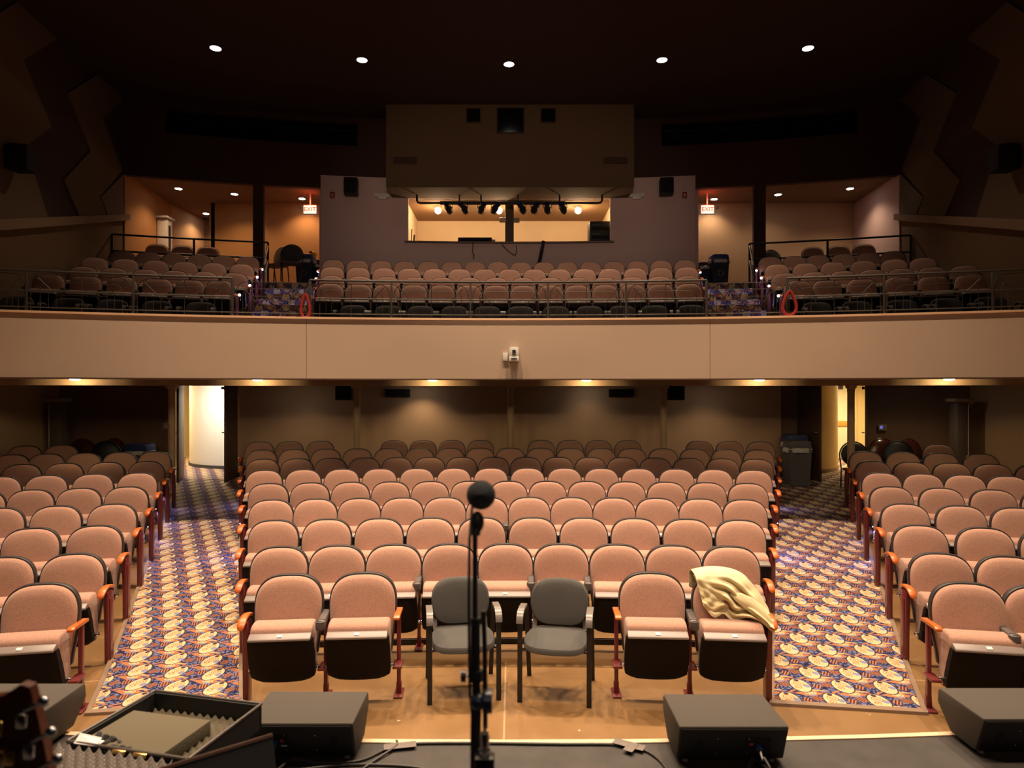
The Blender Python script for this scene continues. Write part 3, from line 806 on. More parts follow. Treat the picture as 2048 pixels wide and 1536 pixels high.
# ================================================================ stage monitors
def monitor(loc, label, conn, first=[None]):
    t = thing('stage_monitor', label, 'speaker', loc, 0, 'black stage monitors along the stage edge')
    mb = MB(); prof = [(-.075, .02), (-.13, .165), (-.128, .173), (.148, .173), (.158, .16), (.162, .11), (.075, .02)]
    mb.prism(prof, -.21, .21, 'x', bev=.007)
    mb.obj('cabinet', M['spk'], t, 30)
    # inner black connector side
    R_ = Matrix.Rotation(-.363, 4, 'X')
    def onface(x, s): return Vector((x, -.103-.0*s+(.0925-(.0925+s))*.379, .0925+s))
    MB().prism([(-.201, .026), (.201, .026), (.201, .165), (-.201, .165)], 0, .002, 'z').bm.free()
    f = MB()
    f.rings([[Vector((x, -.077-.379*(z-.02)-o, z)) for x, z in ((-.202, .026), (.202, .026), (.202, .163), (-.202, .163))] for o in (-.004, .0035)])
    f.obj('rear_panel', M['spkb'], t)
    def face_box(x0, x1, z0, z1, o0, o1, name, m, par=t):
        b = MB(); b.rings([[Vector((x, -.077-.379*(z-.02)-o, z)) for x, z in ((x0, z0), (x1, z0), (x1, z1), (x0, z1))] for o in (o0, o1)])
        return b.obj(name, m, par)
    s_ = conn
    face_box(s_*.13-.014 if 1 else 0, s_*.13+.014, .06, .115, .002, .0045, 'handle_recess', M['void'])
    face_box(-s_*.095-.05, -s_*.095+.05, .055, .125, .002, .0045, 'connector_plate', M['void'])
    face_box(-s_*.085-.012+.02, -s_*.085+.012+.02, .068, .074, .004, .006, 'rating_label', mat('pale_blue_label', (.35, .5, .62), .4) if 'pale_blue_label' not in bpy.data.materials else bpy.data.materials['pale_blue_label'])
    face_box(-s_*.07-.006, -s_*.07+.006, .090, .102, .004, .009, 'power_knob', M['redp'])
    xj = -s_*.10
    q = Vector((xj, -.077-.379*(.085-.02), .085)); n = Vector((0, -.935, -.354))
    MB().tube([q+n*.002, q+n*.018], .011, 14).obj('jack_socket', mat('blue_connector', (.02, .06, .35), .4) if 'blue_connector' not in bpy.data.materials else bpy.data.materials['blue_connector'], t)
    MB().tube([q+n*.016, q+n*.05+Vector((0, 0, -.012))], .0085, 12).obj('cable_plug', M['white'] if 0 else M['chrome'], t)
    for x in (-.17, .17):
        for y in (-.05, .05): MB().lathe([(.0, 0), (.012, 0), (.014, .018), (0, .022)], 10, Matrix.Translation((x, y, 0))).obj('foot', M['foamg'], t)
    for x in (-.06, .06):
        for z in (.05, .12): MB().sphere((x, -.077-.379*(z-.02)-.004, z), .0025, 8, 6).obj('screw', M['chrome'], t)
    return t
monitor((-2.09, 2.80, .9), 'black stage monitor at the far left behind the guitar', 1)
monitor((-.825, 2.72, .9), 'black stage monitor between the foam case and the microphone stand', 1)
monitor((.852, 2.695, .9), 'black stage monitor right of the microphone stand, below the khaki jacket', -1)
monitor((2.06, 2.755, .9), 'black stage monitor at the far right edge of the stage', -1)

# ================================================================ microphone on its stand
YM = 1.2
def mz(y): return CZ-(y-HY)*YM/F
def mx(x): return (x-1024)/F*YM
t = thing('microphone_stand', 'black boom microphone stand in the middle of the stage', 'microphone stand', (mx(951), YM, .9))
def loc_(x, y, dy=0): return Vector((mx(x)-mx(951), dy, mz(y)-.9))
MB().tube([loc_(950, 1068), loc_(950, 1240)], .0048, 14).obj('boom', M['black'], t)
MB().tube([loc_(951, 1235), loc_(951, 1345)], .0085, 16).obj('boom_sleeve', M['black'], t)
MB().tube([loc_(952, 1340), loc_(952, 1362)], .0115, 16).obj('collar', M['black'], t)
MB().tube([loc_(966, 1225, .01), loc_(969, 1300, .01), loc_(970, 1462, .01)], .0045, 12).obj('counter_tube', M['black'], t)
MB().tube([loc_(952, 1360), loc_(954, 1420)], .0075, 14).obj('swivel_arm', M['black'], t)
kb = mat('blue_black_knob', (.012, .02, .045), .3)
MB().tube([loc_(922, 1352), loc_(932, 1352)], .0105, 16).obj('clutch_knob', kb, t)
MB().tube([loc_(932, 1352), loc_(945, 1352)], .0025, 8).obj('knob_screw', M['chrome'], t)
MB().sphere(loc_(957, 1398, -.01), .015).obj('pivot', kb, t)
MB().tube([loc_(968, 1402), loc_(984, 1402)], .0205, 20).obj('swivel_knob', kb, t)
MB().tube([loc_(952, 1415), loc_(951, 1480), loc_(951, 1540), Vector((0, 0, .06))], .0095, 16).obj('pole', M['black'], t)
MB().lathe([(0, 0), (.0, .05), (.03, .05), (.03, .09), (.012, .11), (0, .11)], 16).obj('leg_hub', M['black'], t)
for k in range(3):
    a = 2*PI*k/3+.5
    MB().tube([(0.02*math.cos(a), .02*math.sin(a), .08), (.32*math.cos(a), .32*math.sin(a), .012)], .009, 10).obj('leg', M['black'], t)
m_ = thing('microphone', 'black ball-headed vocal microphone on top of the stand', 'microphone', (mx(962), YM, mz(990)))
MB().sphere((0, 0, 0), .0262, 24, 16).obj('grille', mat('dark_blue_mic_grille', (.015, .022, .035), .65, bump=1, bscale=900), m_)
MB().tube([(0, .0, 0), (-.004, .05, -.015), (-.007, .12, -.035)], .0125, 16, taper=[.018, .0155, .011]).obj('body', M['black'], m_)
MB().sphere((mx(954)-mx(962), .01, mz(1046)-mz(990)), .0125, 16, 12, (1, 1, 1.55)).obj('clip', M['black'], m_)
MB().tube([(mx(954)-mx(962), .01, mz(1046)-mz(990)), (mx(951)-mx(962), .004, mz(1072)-mz(990))], .008, 12).obj('clip_socket', M['black'], m_)
o = MB().tube([(mx(946), YM+.11, mz(1010)-.01), (mx(941), YM+.05, mz(1025)), (mx(939), YM, mz(1080)), (mx(938), YM-.005, mz(1200)), (mx(939), YM-.005, mz(1330)), (mx(940), YM, mz(1390)), (mx(947), YM, mz(1450)), (mx(949), YM-.012, mz(1530)), (mx(952), YM-.012, 1.2), (mx(960), YM-.05, .95), (mx(990), YM-.12, .906)], .0027, 8).obj('microphone_cable', M['black'])
tag(o, 'thin black cable hanging straight down beside the microphone stand', 'cable')
t = thing('adapter_box', 'small black adapter box hanging off the lower boom of the stand', 'adapter', (mx(971), YM-.035, mz(1515)))
MB().box((0, 0, -.002), (.034, .026, .05), bev=.003).obj('housing', mat('glossy_black_box', (.02, .02, .025), .25), t)
MB().lathe([(.0095, .022), (.0105, .026), (.0105, .034), (.0085, .036), (.0085, .056), (.007, .062), (0, .062)], 16).obj('plug', M['chrome'], t)
MB().box((0, -.0135, .008), (.024, .002, .006), bev=.0005).obj('switch', kb, t)
MB().tube([(0, .0, .06), (-.001, .02, .075), (-.002, .036, .09)], .003, 8).obj('lead', M['black'], t)

# ================================================================ guitar on a stand
YG = .97
T0 = W(65, 1365, YG); ax = Vector((.306, 0, -.952)); px_ = Vector((-.952, 0, -.306))
g = thing('acoustic_guitar', 'mahogany acoustic guitar with chrome tuners leaning at the far left of the stage', 'guitar', T0)
def gp(u, v, d=0): return px_*u+ax*v+Vector((0, d, 0))
hs = [(0, .004), (.012, -.004), (.04, .004), (.068, -.002), (.078, .006), (.075, .06), (.068, .13), (.060, .19), (.018, .19), (.010, .13), (.003, .06)]
MB().rings([[gp(u, v, -.007) for u, v in hs], [gp(u, v, .008) for u, v in hs]]).obj('headstock', M['mahog'], g)
nk = MB(); rg = []
for v, w_, h_ in ((.18, .021, .012), (.3, .022, .014), (.55, .025, .016), (.62, .027, .02)):
    rg.append([gp(.039+w_*math.cos(2*PI*k/16), v, h_*math.sin(2*PI*k/16)) for k in range(16)])
nk.rings(rg).obj('neck', M['mahog'], g)
bo = []
for k in range(60):
    a = 2*PI*k/60
    v = .60+.24-.24*math.cos(a)
    s_ = math.sin(a); f = (v-.60)/.48
    w_ = .145*math.sin(PI*min(1, f/.42))**.6 if f < .40 else 0
    wid = .02+ (.125*math.sin(PI*min(f/.40, 1)*.5) if f < .25 else .115-.02*math.sin(PI*min(1, (f-.25)/.3)) if f < .55 else .115+.075*math.sin(PI*(f-.55)/.9))
    wid *= min(1, (math.sqrt(max(0, 1-f))*2.2), (math.sqrt(max(0, f))*3.2))
    bo.append((.039+math.copysign(wid, s_) if abs(s_) > 1e-6 else .039, v))
MB().rings([[gp(u, v, -.045) for u, v in bo], [gp(u, v, .05) for u, v in bo]]).obj('body', M['mahog'], g)
for k, v in enumerate((.033, .078, .118)):
    for s_, m2 in ((0, 'chrome'), (1, 'brass')):
        u0 = .004+.003*k if not s_ else .074-.003*k
        d = -1 if not s_ else 1
        tp = MB(); tp.box(gp(u0-d*.017, v+.012, -.012), (.016, .008, .022), bev=.003)
        tp.tube([gp(u0-d*.012, v, -.010), gp(u0+d*.012, v-.003, -.010)], .0032, 10)
        tp.sphere(gp(u0+d*.018, v-.004, -.010), .0088, 14, 8, (1, .55, .9))
        tp.obj('tuning_peg', M[m2], g, label='%s tuning peg' % m2)
MB().tube([gp(.072, -.0, -.012), gp(.07, .10, -.012), gp(.052, .2, -.012)], .0016, 6).obj('strap_cord', M['brass'], g)
sg = thing('guitar_stand', 'black tubular stand holding the acoustic guitar', 'stand', (T0.x+.15, YG+.10, .9))
for k, a in enumerate((.5, 2.6, 4.7)):
    MB().tube([(0, 0, .55), (.05*math.cos(a), .05*math.sin(a), .35), (.26*math.cos(a), .22*math.sin(a), .012)], .010, 10).obj('leg', M['black'], sg)
MB().tube([(0, 0, .55), (-.06, -.01, .80)], .009, 10).obj('neck_support', M['black'], sg)
gb = g.location+gp(.039, 1.08)
MB().tube([(-.05, -.16, gb.z-.9+.02), (-.02, -.02, .06), (.08, .0, .06), (.2, -.16, .02)], .010, 10).obj('cradle', M['black'], sg)

# ================================================================ open foam-lined case on a crate
def egg(w, d, n, m, amp, base, thick):
    mb = MB(); nx, ny = n*6, m*6; vs = []
    for j in range(ny+1):
        row = []
        for i in range(nx+1):
            z = base+amp*.5*(1+math.cos(2*PI*n*i/nx)*math.cos(2*PI*m*j/ny))
            row.append(Vector((-w/2+w*i/nx, -d/2+d*j/ny, z)))
        vs.append(row)
    bl = [[Vector((p.x, p.y, base-thick)) for p in r] for r in (vs[0], vs[-1])]
    mb.rings([bl[0]]+vs+[bl[1]], closed=False)
    return mb
rot = math.radians(-13.5)
cs = thing('foam_case', 'open black case with olive foam lining on the left of the stage', 'case', (-1.196, 2.342, 1.10), rot)
def tray(w, d, h, wall=.012):
    mb = MB()
    mb.box((0, 0, .006), (w, d, .012))
    mb.prism([(-w/2, -d/2), (w/2, -d/2), (w/2, -d/2+wall), (-w/2, -d/2+wall)], 0, h, 'z')
    mb.prism([(-w/2, d/2-wall), (w/2, d/2-wall), (w/2, d/2), (-w/2, d/2)], 0, h, 'z')
    mb.prism([(-w/2, -d/2), (-w/2+wall, -d/2), (-w/2+wall, d/2), (-w/2, d/2)], 0, h, 'z')
    mb.prism([(w/2-wall, -d/2), (w/2, -d/2), (w/2, d/2), (w/2-wall, d/2)], 0, h, 'z')
    return mb
tray(.465, .385, .10).obj('lid', M['black'], cs)
rm = MB()
for a, b in (((-.232, -.192), (.232, -.192)), ((.232, -.192), (.232, .192)), ((.232, .192), (-.232, .192)), ((-.232, .192), (-.232, -.192))):
    rm.tube([(a[0], a[1], .102), (b[0], b[1], .102)], .0055, 8)
rm.obj('rim', mat('worn_case_rim', (.07, .055, .05), .35), cs)
e = egg(.43, .35, 13, 10, .018, .030, .016).obj('foam_lining', M['foam'], cs)
sl = MB().box((-.045, -.055, .066), (.325, .235, .05), bev=.004).obj('foam_slab', M['foam'], cs)
rg = MB()
random.seed(3)
for k in range(16): rg.box((-.18+.16*(k % 6)/5+random.uniform(-.01, .01), -.17+.022*(k//6)-.02*(k % 6)/5, .080+random.uniform(0, .012)), (.03, .018, .022), rot=Matrix.Rotation(random.uniform(0, 3), 4, (random.uniform(-.4,.4), .3, 1)), bev=.006)
rg.obj('torn_foam', M['foamd'], cs)
for x in (-.12, .14):
    MB().box((x, .196, .098), (.022, .012, .018), bev=.003).obj('latch', M['chrome'], cs)
for x in (-.02, .06):
    MB().box((x, -.198, .096), (.05, .014, .014), bev=.002).obj('hinge', M['brass'], cs)
off = Matrix.Rotation(rot, 4, 'Z') @ Vector((-.03, -.395, 0))
b2 = tray(.465, .385, .085).obj('base_tray', M['black'], cs); b2.location = (-.02, -.395, 0)
e2 = egg(.435, .355, 11, 9, .03, .082, .06).obj('foam_insert', M['foamg'], cs, label='grey egg-crate foam insert'); e2.location = (-.02, -.395, .0)
cr = thing('equipment_crate', 'black crate carrying the open foam case', 'crate', (-1.25, 2.17, .9), rot)
MB().box((0, 0, .10), (.34, .62, .196), bev=.006).obj('box', M['black'], cr)
MB().box((.174, 0, .12), (.008, .12, .04), bev=.003).obj('handle', M['steel'], cr)
pp = thing('folded_paper', 'folded sheet of white paper lying on the foam case', 'paper', W(178, 1486, 2.20)+Vector((0, 0, .0)), rot+.05)
MB().rings([[Vector((-.045, -.014, 0)), Vector((.042, -.016, 0)), Vector((.045, .016, .002)), Vector((-.042, .018, .010))], [Vector((-.045, -.014, .0015)), Vector((.042, -.016, .0015)), Vector((.045, .016, .0035)), Vector((-.042, .018, .0115))]]).obj('sheet', M['paper'], pp)
MB().rings([[Vector((-.045, -.014, .001)), Vector((.042, -.016, .001)), Vector((.038, .012, .014)), Vector((-.044, .012, .022))], [Vector((-.045, -.014, .0025)), Vector((.042, -.016, .0025)), Vector((.038, .012, .0155)), Vector((-.044, .012, .0235))]]).obj('folded_flap', M['paper'], pp)

# ================================================================ music stand
ms = thing('music_stand', 'dark music stand desk in front of the left stage monitor', 'music stand', (-.66, 1.50, .9), math.atan2(.124, .163))
D = Matrix.Translation((-.03, 0, .46)) @ Matrix.Rotation(-.35, 4, 'X')
mb = MB(); r_ = bmesh.ops.create_cube(mb.bm, size=1, matrix=D @ Matrix.Diagonal((.34, .006, .33, 1)))
mb.obj('desk', M['black'], ms)
mb = MB(); bmesh.ops.create_cube(mb.bm, size=1, matrix=D @ Matrix.Translation((0, 0, .168)) @ Matrix.Diagonal((.34, .010, .007, 1))); mb.obj('desk_rim', mat('scuffed_metal_edge', (.16, .09, .07), .35, metal=.5), ms)
mb = MB(); bmesh.ops.create_cube(mb.bm, size=1, matrix=D @ Matrix.Translation((0, -.03, -.165)) @ Matrix.Diagonal((.34, .06, .006, 1))); mb.obj('ledge', M['black'], ms)
MB().tube([(-.03, .02, .42), (-.03, .04, .3), (-.03, .04, .04)], .009, 12).obj('pole', M['black'], ms)
for k in range(3):
    a = 2*PI*k/3
    MB().tube([(-.03, .04, .08), (-.03+.2*math.cos(a), .04+.2*math.sin(a), .008)], .006, 8).obj('leg', M['black'], ms)

# ================================================================ cables and tape on the stage
def sp(x, y, dz=.006): 
    Y = (CZ-.9)*F/(y-HY); return Vector(((x-1024)/F*Y, Y, .9+dz))
def smooth(pts, n=6):
    out = []
    P = [pts[0]]+pts+[pts[-1]]
    for i in range(1, len(P)-2):
        for k in range(n):
            u = k/n; a, b, c, d = P[i-1], P[i], P[i+1], P[i+2]
            out.append(.5*((2*b)+(c-a)*u+(2*a-5*b+4*c-d)*u*u+(3*b-a-3*c+d)*u**3))
    out.append(pts[-1]); return out
o = MB().tube(smooth([Vector((-.925, 2.555, .972)), Vector((-.90, 2.50, .93)), sp(585, 1525, .01), sp(640, 1530), sp(720, 1524), sp(780, 1498), sp(830, 1490), sp(960, 1489), sp(1120, 1491), sp(1230, 1492), sp(1285, 1502), sp(1320, 1524), sp(1345, 1560)]), .0055, 8).obj('speaker_cable', M['cable'])
tag(o, 'long cable from the left monitor running across the stage edge', 'cable')
o = MB().tube(smooth([sp(700, 1560), sp(745, 1527), sp(790, 1500, .012), sp(795, 1490), sp(793, 1484)]), .005, 8).obj('speaker_cable', M['cable'])
tag(o, 'short cable crossing the taped cable near the stage edge', 'cable')
o = MB().tube(smooth([sp(560, 1548), sp(690, 1533), sp(820, 1536), sp(900, 1555)]), .005, 8).obj('speaker_cable', M['cable'])
tag(o, 'cable lying nearest the viewer left of the microphone stand', 'cable')
o = MB().tube(smooth([Vector((.955, 2.54, .968)), Vector((.965, 2.50, .94)), sp(1508, 1524, .008), sp(1495, 1545), sp(1470, 1580)]), .0055, 8).obj('speaker_cable', M['cable'])
tag(o, 'cable plugged into the monitor right of the microphone stand', 'cable')
for a, b, lab in ((sp(800, 1497, .013), .2, 'strip of grey tape over the cable left of the microphone stand'), (sp(1258, 1495, .013), -.5, 'strip of grey tape over the cable right of the microphone stand')):
    o = MB().box((0, 0, 0), (.13, .045, .0015), bev=.0005).obj('tape_strip', M['tape']); o.location = a; o.rotation_euler = (0, 0, b)
    tag(o, lab, 'tape')
o = MB().box((0, 0, 0), (.075, .04, .0015), bev=.0005).obj('tape_strip', M['tape']); o.location = sp(1262, 1501, .015); o.rotation_euler = (0, 0, 1.0)
tag(o, 'second strip of grey tape crossing the one over the cable', 'tape')

# ================================================================ khaki jacket over the last front seat
def interp(pts, u):
    n = len(pts)-1; f = min(u*n, n-1e-6); i = int(f); f -= i
    P = [pts[max(i-1, 0)], pts[i], pts[i+1], pts[min(i+2, n)]]
    return tuple(.5*((2*P[1][k])+(P[2][k]-P[0][k])*f+(2*P[0][k]-5*P[1][k]+4*P[2][k]-P[3][k])*f*f+(3*P[1][k]-P[0][k]-3*P[2][k]+P[3][k])*f**3) for k in range(2))
Tc = [(1390, 1150), (1422, 1144), (1462, 1146), (1494, 1158), (1516, 1182), (1536, 1216)]
Bc = [(1407, 1212), (1428, 1235), (1447, 1228), (1464, 1240), (1502, 1236), (1549, 1258)]
NU, NV = 96, 72
rows_ = []
st = th(1450, 18.3); sp0 = arc(18.3, st)
def fold(u, v):
    a = 0
    for (ou, ov, du, dv, w, amp) in ((.30, .28, .75, .50, .055, .030), (.28, .45, .60, .62, .05, .026), (.45, .15, .8, .42, .05, .026), (.42, .62, .9, .30, .06, .030), (.62, .55, .8, .75, .05, .028), (.18, .62, -.4, .8, .045, .018), (.25, .8, .9, -.2, .04, .018), (.10, .2, .2, 1, .05, .014), (.55, .85, .9, .35, .04, .02), (.8, .7, .6, .9, .05, .022)):
        L = math.hypot(du, dv); du /= L; dv /= L
        s_ = (u-ou)*du+(v-ov)*dv; d = -(u-ou)*dv+(v-ov)*du
        a += amp*math.exp(-(d/w)**2)*(1/(1+math.exp(-12*(s_+.05))))*(1/(1+math.exp(12*(s_-.42))))
        a -= amp*.95*math.exp(-((d-w*1.5)/(w*.8))**2)*(1/(1+math.exp(-12*(s_+.05))))*(1/(1+math.exp(12*(s_-.42))))
    return a+.004*math.sin(23*u+9*v)+.003*math.sin(31*v-17*u+2)
for j in range(-14, NV+1):
    r = []
    for i in range(NU+1):
        u = i/NU; v = max(j, 0)/NV
        tx, ty = interp(Tc, u); bx, by = interp(Bc, u)
        x, y = tx+(bx-tx)*v, ty+(by-ty)*v
        hv = math.sin(min(1, v*6)*PI/2)
        YY = 5.205-.03*hv-.065*v-.19*(max(0, u-.45)/.55)**2*v
        p = W(x, y, 5.23)
        z = p.z; X = p.x
        f = 1.45*fold(u, v)*min(1, v*5+.15)*(1-.3*abs(2*u-1)**6)*.95
        q = Vector((X, YY-f-.012, z+.4*f*0))
        # keep the picture position when the surface moves in depth
        k = q.y/5.23; q.x = X*k; q.z = CZ+(z-CZ)*k
        if j < 0:
            s_ = -j/14.0
            q = Vector((q.x, q.y+.17*math.sin(min(1, s_*3)*PI/2)+.01, q.z+.012*math.sin(min(1, s_*3)*PI)-.20*max(0, s_-.15)*(.8+.3*math.sin(7*u))))
        r.append(q)
    rows_.append(r)
mb = MB(); mb.rings(rows_, closed=False)
ja = thing('jacket', 'crumpled khaki jacket draped over the front-row seat beside the right aisle', 'jacket', (0, 0, 0))
jo = mb.obj('cloth', M['jacket'], ja, 60)
md = jo.modifiers.new('thick', 'SOLIDIFY'); md.thickness = .005; md.offset = 0
rg = []
for x, y, Y, a_, b_ in ((1462, 1186, 5.13, .012, .006), (1478, 1194, 5.09, .038, .018), (1498, 1206, 5.06, .048, .026), (1516, 1222, 5.03, .046, .026), (1532, 1240, 4.99, .038, .022), (1544, 1256, 4.97, .024, .016), (1548, 1263, 4.97, .010, .008)):
    c_ = W(x, y, Y); n1 = Vector((.62, 0, .78)); n2 = Vector((0, -1, 0))
    rg.append([c_+n1*a_*math.cos(2*PI*k/28)*(1+.10*math.sin(5*2*PI*k/28+x*.05))+n2*b_*math.sin(2*PI*k/28)*(1+.22*math.sin(4*2*PI*k/28+x*.11)) for k in range(28)])
MB().rings(rg).obj('sleeve', M['jacket'], ja, 60)
lp = [W(x, y, 5.2) for x, y in ((1392, 1152), (1386, 1158), (1381, 1168), (1380, 1177))]
MB().tube(lp, .0012, 6).obj('drawcord', M['mahog'], ja)
MB().tube([interp3 for interp3 in [W(x, y, 5.2) for x, y in ((1388, 1150), (1393, 1163), (1400, 1172), (1405, 1180))]], .004, 6).obj('collar_seam', M['jacket'], ja)
p = W(1545, 1272, 5.12)
MB().rings([[p+Vector((-.012, 0, .07)), p+Vector((.014, -.01, .07)), p+Vector((.012, .02, .07)), p+Vector((-.01, .03, .07))], [p+Vector((-.015, 0, -.02)), p+Vector((.012, -.01, -.01)), p+Vector((.014, .02, -.01)), p+Vector((-.01, .03, -.02))], [p+Vector((-.016, 0, -.09)), p+Vector((-.006, -.006, -.09)), p+Vector((-.004, .015, -.09)), p+Vector((-.014, .02, -.09))]]).obj('lining', M['paper'], ja, label='white lining hanging below the armrest')

# ================================================================ balcony railings
RR = 23.28
def rail_pt(t, z, R=RR): return arc(R, t, z)
ZT, ZM, ZB = 4.05, 3.775, 3.545
def railing(name, label, pxs, top=True):
    """pxs: picture columns of the posts"""
    ts = [th(x, RR) for x in pxs]
    mid = arc(RR, (ts[0]+ts[-1])/2, 3.48)
    root = thing(name, label, 'railing', mid)
    def P(t, z, R=RR): return rail_pt(t, z, R)-mid
    def along(a, b, z, r, nm, m='steel', n=16): 
        return MB().tube([P(a+(b-a)*i/n, z) for i in range(n+1)], r, 8).obj(nm, M[m], root)
    if top:
        along(ts[0], ts[-1], ZT, .017, 'top_rail'); along(ts[0], ts[-1], ZM, .011, 'middle_rail')
        for k, t in enumerate(ts):
            e = k in (0, len(ts)-1)
            MB().box(P(t, (ZT+3.48)/2), (.038 if e else .028, .025, ZT-3.48), rot=-t, bev=.004).obj('post', M['steel'], root)
    along(ts[0], ts[-1], ZB, .008, 'bottom_rail')
    for a, b in zip(ts, ts[1:]):
        mb = MB(); w_ = b-a
        def Q(f, z): return P(a+w_*f, z, RR+.03)
        z1 = 4.005
        def arch(f0, z_top, cr, crz, r):
            pts = [Q(f0, 3.50)]
            n = 6
            for i in range(n+1):
                q = PI/2*i/n; pts.append(Q(f0+cr*(1-math.cos(q)), z_top-crz+crz*math.sin(q)))
            for i in range(1, 6): pts.append(Q(f0+cr+(1-2*f0-2*cr)*i/6, z_top))
            for i in range(n+1):
                q = PI/2*(1-i/n); pts.append(Q(1-f0-cr*(1-math.cos(q)), z_top-crz+crz*math.sin(q)))
            pts.append(Q(1-f0, 3.50)); mb.tube(pts, r, 6)
        arch(.03, z1, .13, .16, .0055)
        arch(.115, z1-.10, .10, .10, .0045)
        def rect(f0, z_top): mb.tube([Q(f0, 3.54), Q(f0, z_top), Q(.5, z_top), Q(1-f0, z_top), Q(1-f0, 3.54)], .004, 6)
        rect(.19, z1-.21); rect(.26, z1-.275)
        mb.tube([Q(.10, z1-.05), Q(.28, z1-.30)], .006, 6); mb.tube([Q(.90, z1-.05), Q(.72, z1-.30)], .006, 6)
        mb.tube([Q(.5, 3.50), Q(.5, z1)], .005, 6)
        mb.obj('deco_panel', M['steel'], root)
    return root
railing('balcony_railing', 'dark metal railing with arched scrollwork in front of the balcony center block', [620, 783, 941, 1096, 1252, 1413])
railing('balcony_railing', 'dark metal railing with arched scrollwork in front of the balcony left block', [-110, 53, 267, 465])
railing('balcony_railing', 'dark metal railing with arched scrollwork in front of the balcony right block', [1574, 1768, 1985, 2160])
railing('aisle_railing', 'low scrollwork gate rail at the foot of the left balcony stairs', [467, 618], False)
railing('aisle_railing', 'low scrollwork gate rail at the foot of the right balcony stairs', [1416, 1572], False)
def rope(px, w_, lab, y0=566, y1=628):
    t_ = th(px, 23.2); top = arc(23.2, t_, CZ+(HY-y0)/F*(23.2*math.cos(t_)-RC))
    r = thing('velvet_rope', lab, 'rope', top, -t_)
    pts = []
    H_ = (y1-y0)/F*10.2
    for i in range(25):
        a = .32+(2*PI-.64)*i/24
        pts.append((-w_*1.1*math.sin(a)*math.sin(a/2)**1.2, 0, -.10-(H_-.10)*(1-math.cos(a))/2))
    MB().tube(smooth([Vector(p) for p in pts], 3), .022, 10).obj('velvet_tube', M['redrope'], r)
    for e, s_ in ((pts[0], -1), (pts[-1], 1)):
        MB().tube([e, (e[0]*.45, 0, e[2]+.055)], .014, 10).obj('end_cap', M['chrome'], r)
        MB().tube([(e[0]*.45, 0, e[2]+.055), (0, 0, .0)], .006, 8).obj('hook', M['chrome'], r)
rope(1579, .115, 'red velvet rope hooked on the right balcony railing beside the stairs')
rope(611, .075, 'red velvet rope hooked on the center balcony railing beside the left stairs', 572, 634)

# upper rails in front of the last balcony seats
def plain_rail(label, pts_px, ytop, ybot, R, s_):
    ts = [th(x, R) for x in pts_px]
    zs = [CZ+(HY-y)/F*(R*math.cos(t)-RC) for y, t in zip(ytop, ts)]
    zt = sum(zs)/len(zs)
    root = thing('upper_railing', label, 'railing', arc(R, ts[1], 4.96))
    o0 = root.location.copy()
    for z, nm in ((zt, 'top_rail'), (zt-.37, 'lower_rail')):
        MB().tube([arc(R, ts[0]+(ts[-1]-ts[0])*i/12, z)-o0 for i in range(13)], .022, 10).obj(nm, M['gleg'], root)
    for t in ts: MB().box(arc(R, t, (zt+4.53)/2)-o0, (.045, .045, zt-4.53), rot=-t, bev=.004).obj('post', M['gleg'], root)
    return zt
zr = plain_rail('black two-bar rail in front of the last left balcony seats', [224, 388, 536], [467, 477, 487], [497, 505, 515], 29.30, 1)
plain_rail('black two-bar rail in front of the last right balcony seats', [1499, 1655, 1821], [489, 480, 469], [517, 508, 499], 29.30, -1)
for px, s_, nm in ((536, -1, 'left'), (1499, 1, 'right')):
    t_ = th(px, 29.3); a = arc(29.25, t_, 0)
    root = thing('stair_handrail', 'sloping black handrail beside the top of the %s balcony stairs' % nm, 'handrail', (a.x, a.y, 4.5))
    b = arc(28.0, th(px-s_*0+(-10 if s_ < 0 else 10)*.8, 28.0), 0)
    d = Vector((b.x-a.x, b.y-a.y, 0))
    for dz in (0, -.35): MB().tube([Vector((0, 0, 1.30+dz)), d*.5+Vector((0, 0, .95+dz)), d+Vector((0, 0, .60+dz))], .02, 10).obj('handrail_bar', M['steel'], root)
    MB().tube([d+Vector((0, 0, -.35)), d+Vector((0, 0, .62))], .02, 10).obj('post', M['steel'], root)

# ================================================================ step lights on the aisle panels
def led(loc, lab, aim, pw=9, rad=.024):
    t_ = thing('aisle_light', lab, 'aisle light', loc, 0, 'small aisle lights on the seat end panels')
    MB().sphere((0, 0, 0), rad, 12, 8).obj('lens', M['led'], t_)
    MB().tube([(0, 0, -.0), (0, .03, -.02), (0, .05, -.10)], .009, 8).obj('bracket', M['steel'], t_)
    l = bpy.data.lights.new('aisle_glow', 'SPOT'); l.energy = pw; l.color = (.30, .36, 1); l.spot_size = math.radians(120); l.spot_blend = .8; l.shadow_soft_size = .02
    o = bpy.data.objects.new('aisle_glow', l); COL.objects.link(o); o.location = Vector(loc)+Vector((0, 0, -.04)); d = Vector(aim)-Vector(loc); o.rotation_euler = d.to_track_quat('-Z', 'Y').to_euler()
lt = [((525.6, 539), 3, 1), ((514.5, 554.4), 2, 1), ((499.5, 571), 1, 1), ((479, 590), 0, 1), ((636, 543), 3, -1), ((632, 557.6), 2, -1),
      ((1513, 541), 3, -1), ((1522.5, 556), 2, -1), ((1538, 572), 1, -1), ((1557, 591.6), 0, -1), ((1400.6, 544.6), 3, 1), ((1405, 560), 2, 1)]
for (x, y), r, s_ in lt:
    R = BR[r][0]-.22; t_ = th(x, R); Yd = R*math.cos(t_)-RC
    p = arc(R, t_, CZ+(HY-y)/F*Yd)
    nm = 'left' if x < 1000 else 'right'
    sd = 'outer' if (x < 560 or x > 1450) else 'inner'
    led(p, 'small glowing light on the %s side of the %s balcony stairs, %s row' % (sd, nm, ROWN[r]), p+Vector((s_*.35, -.05, -1)))
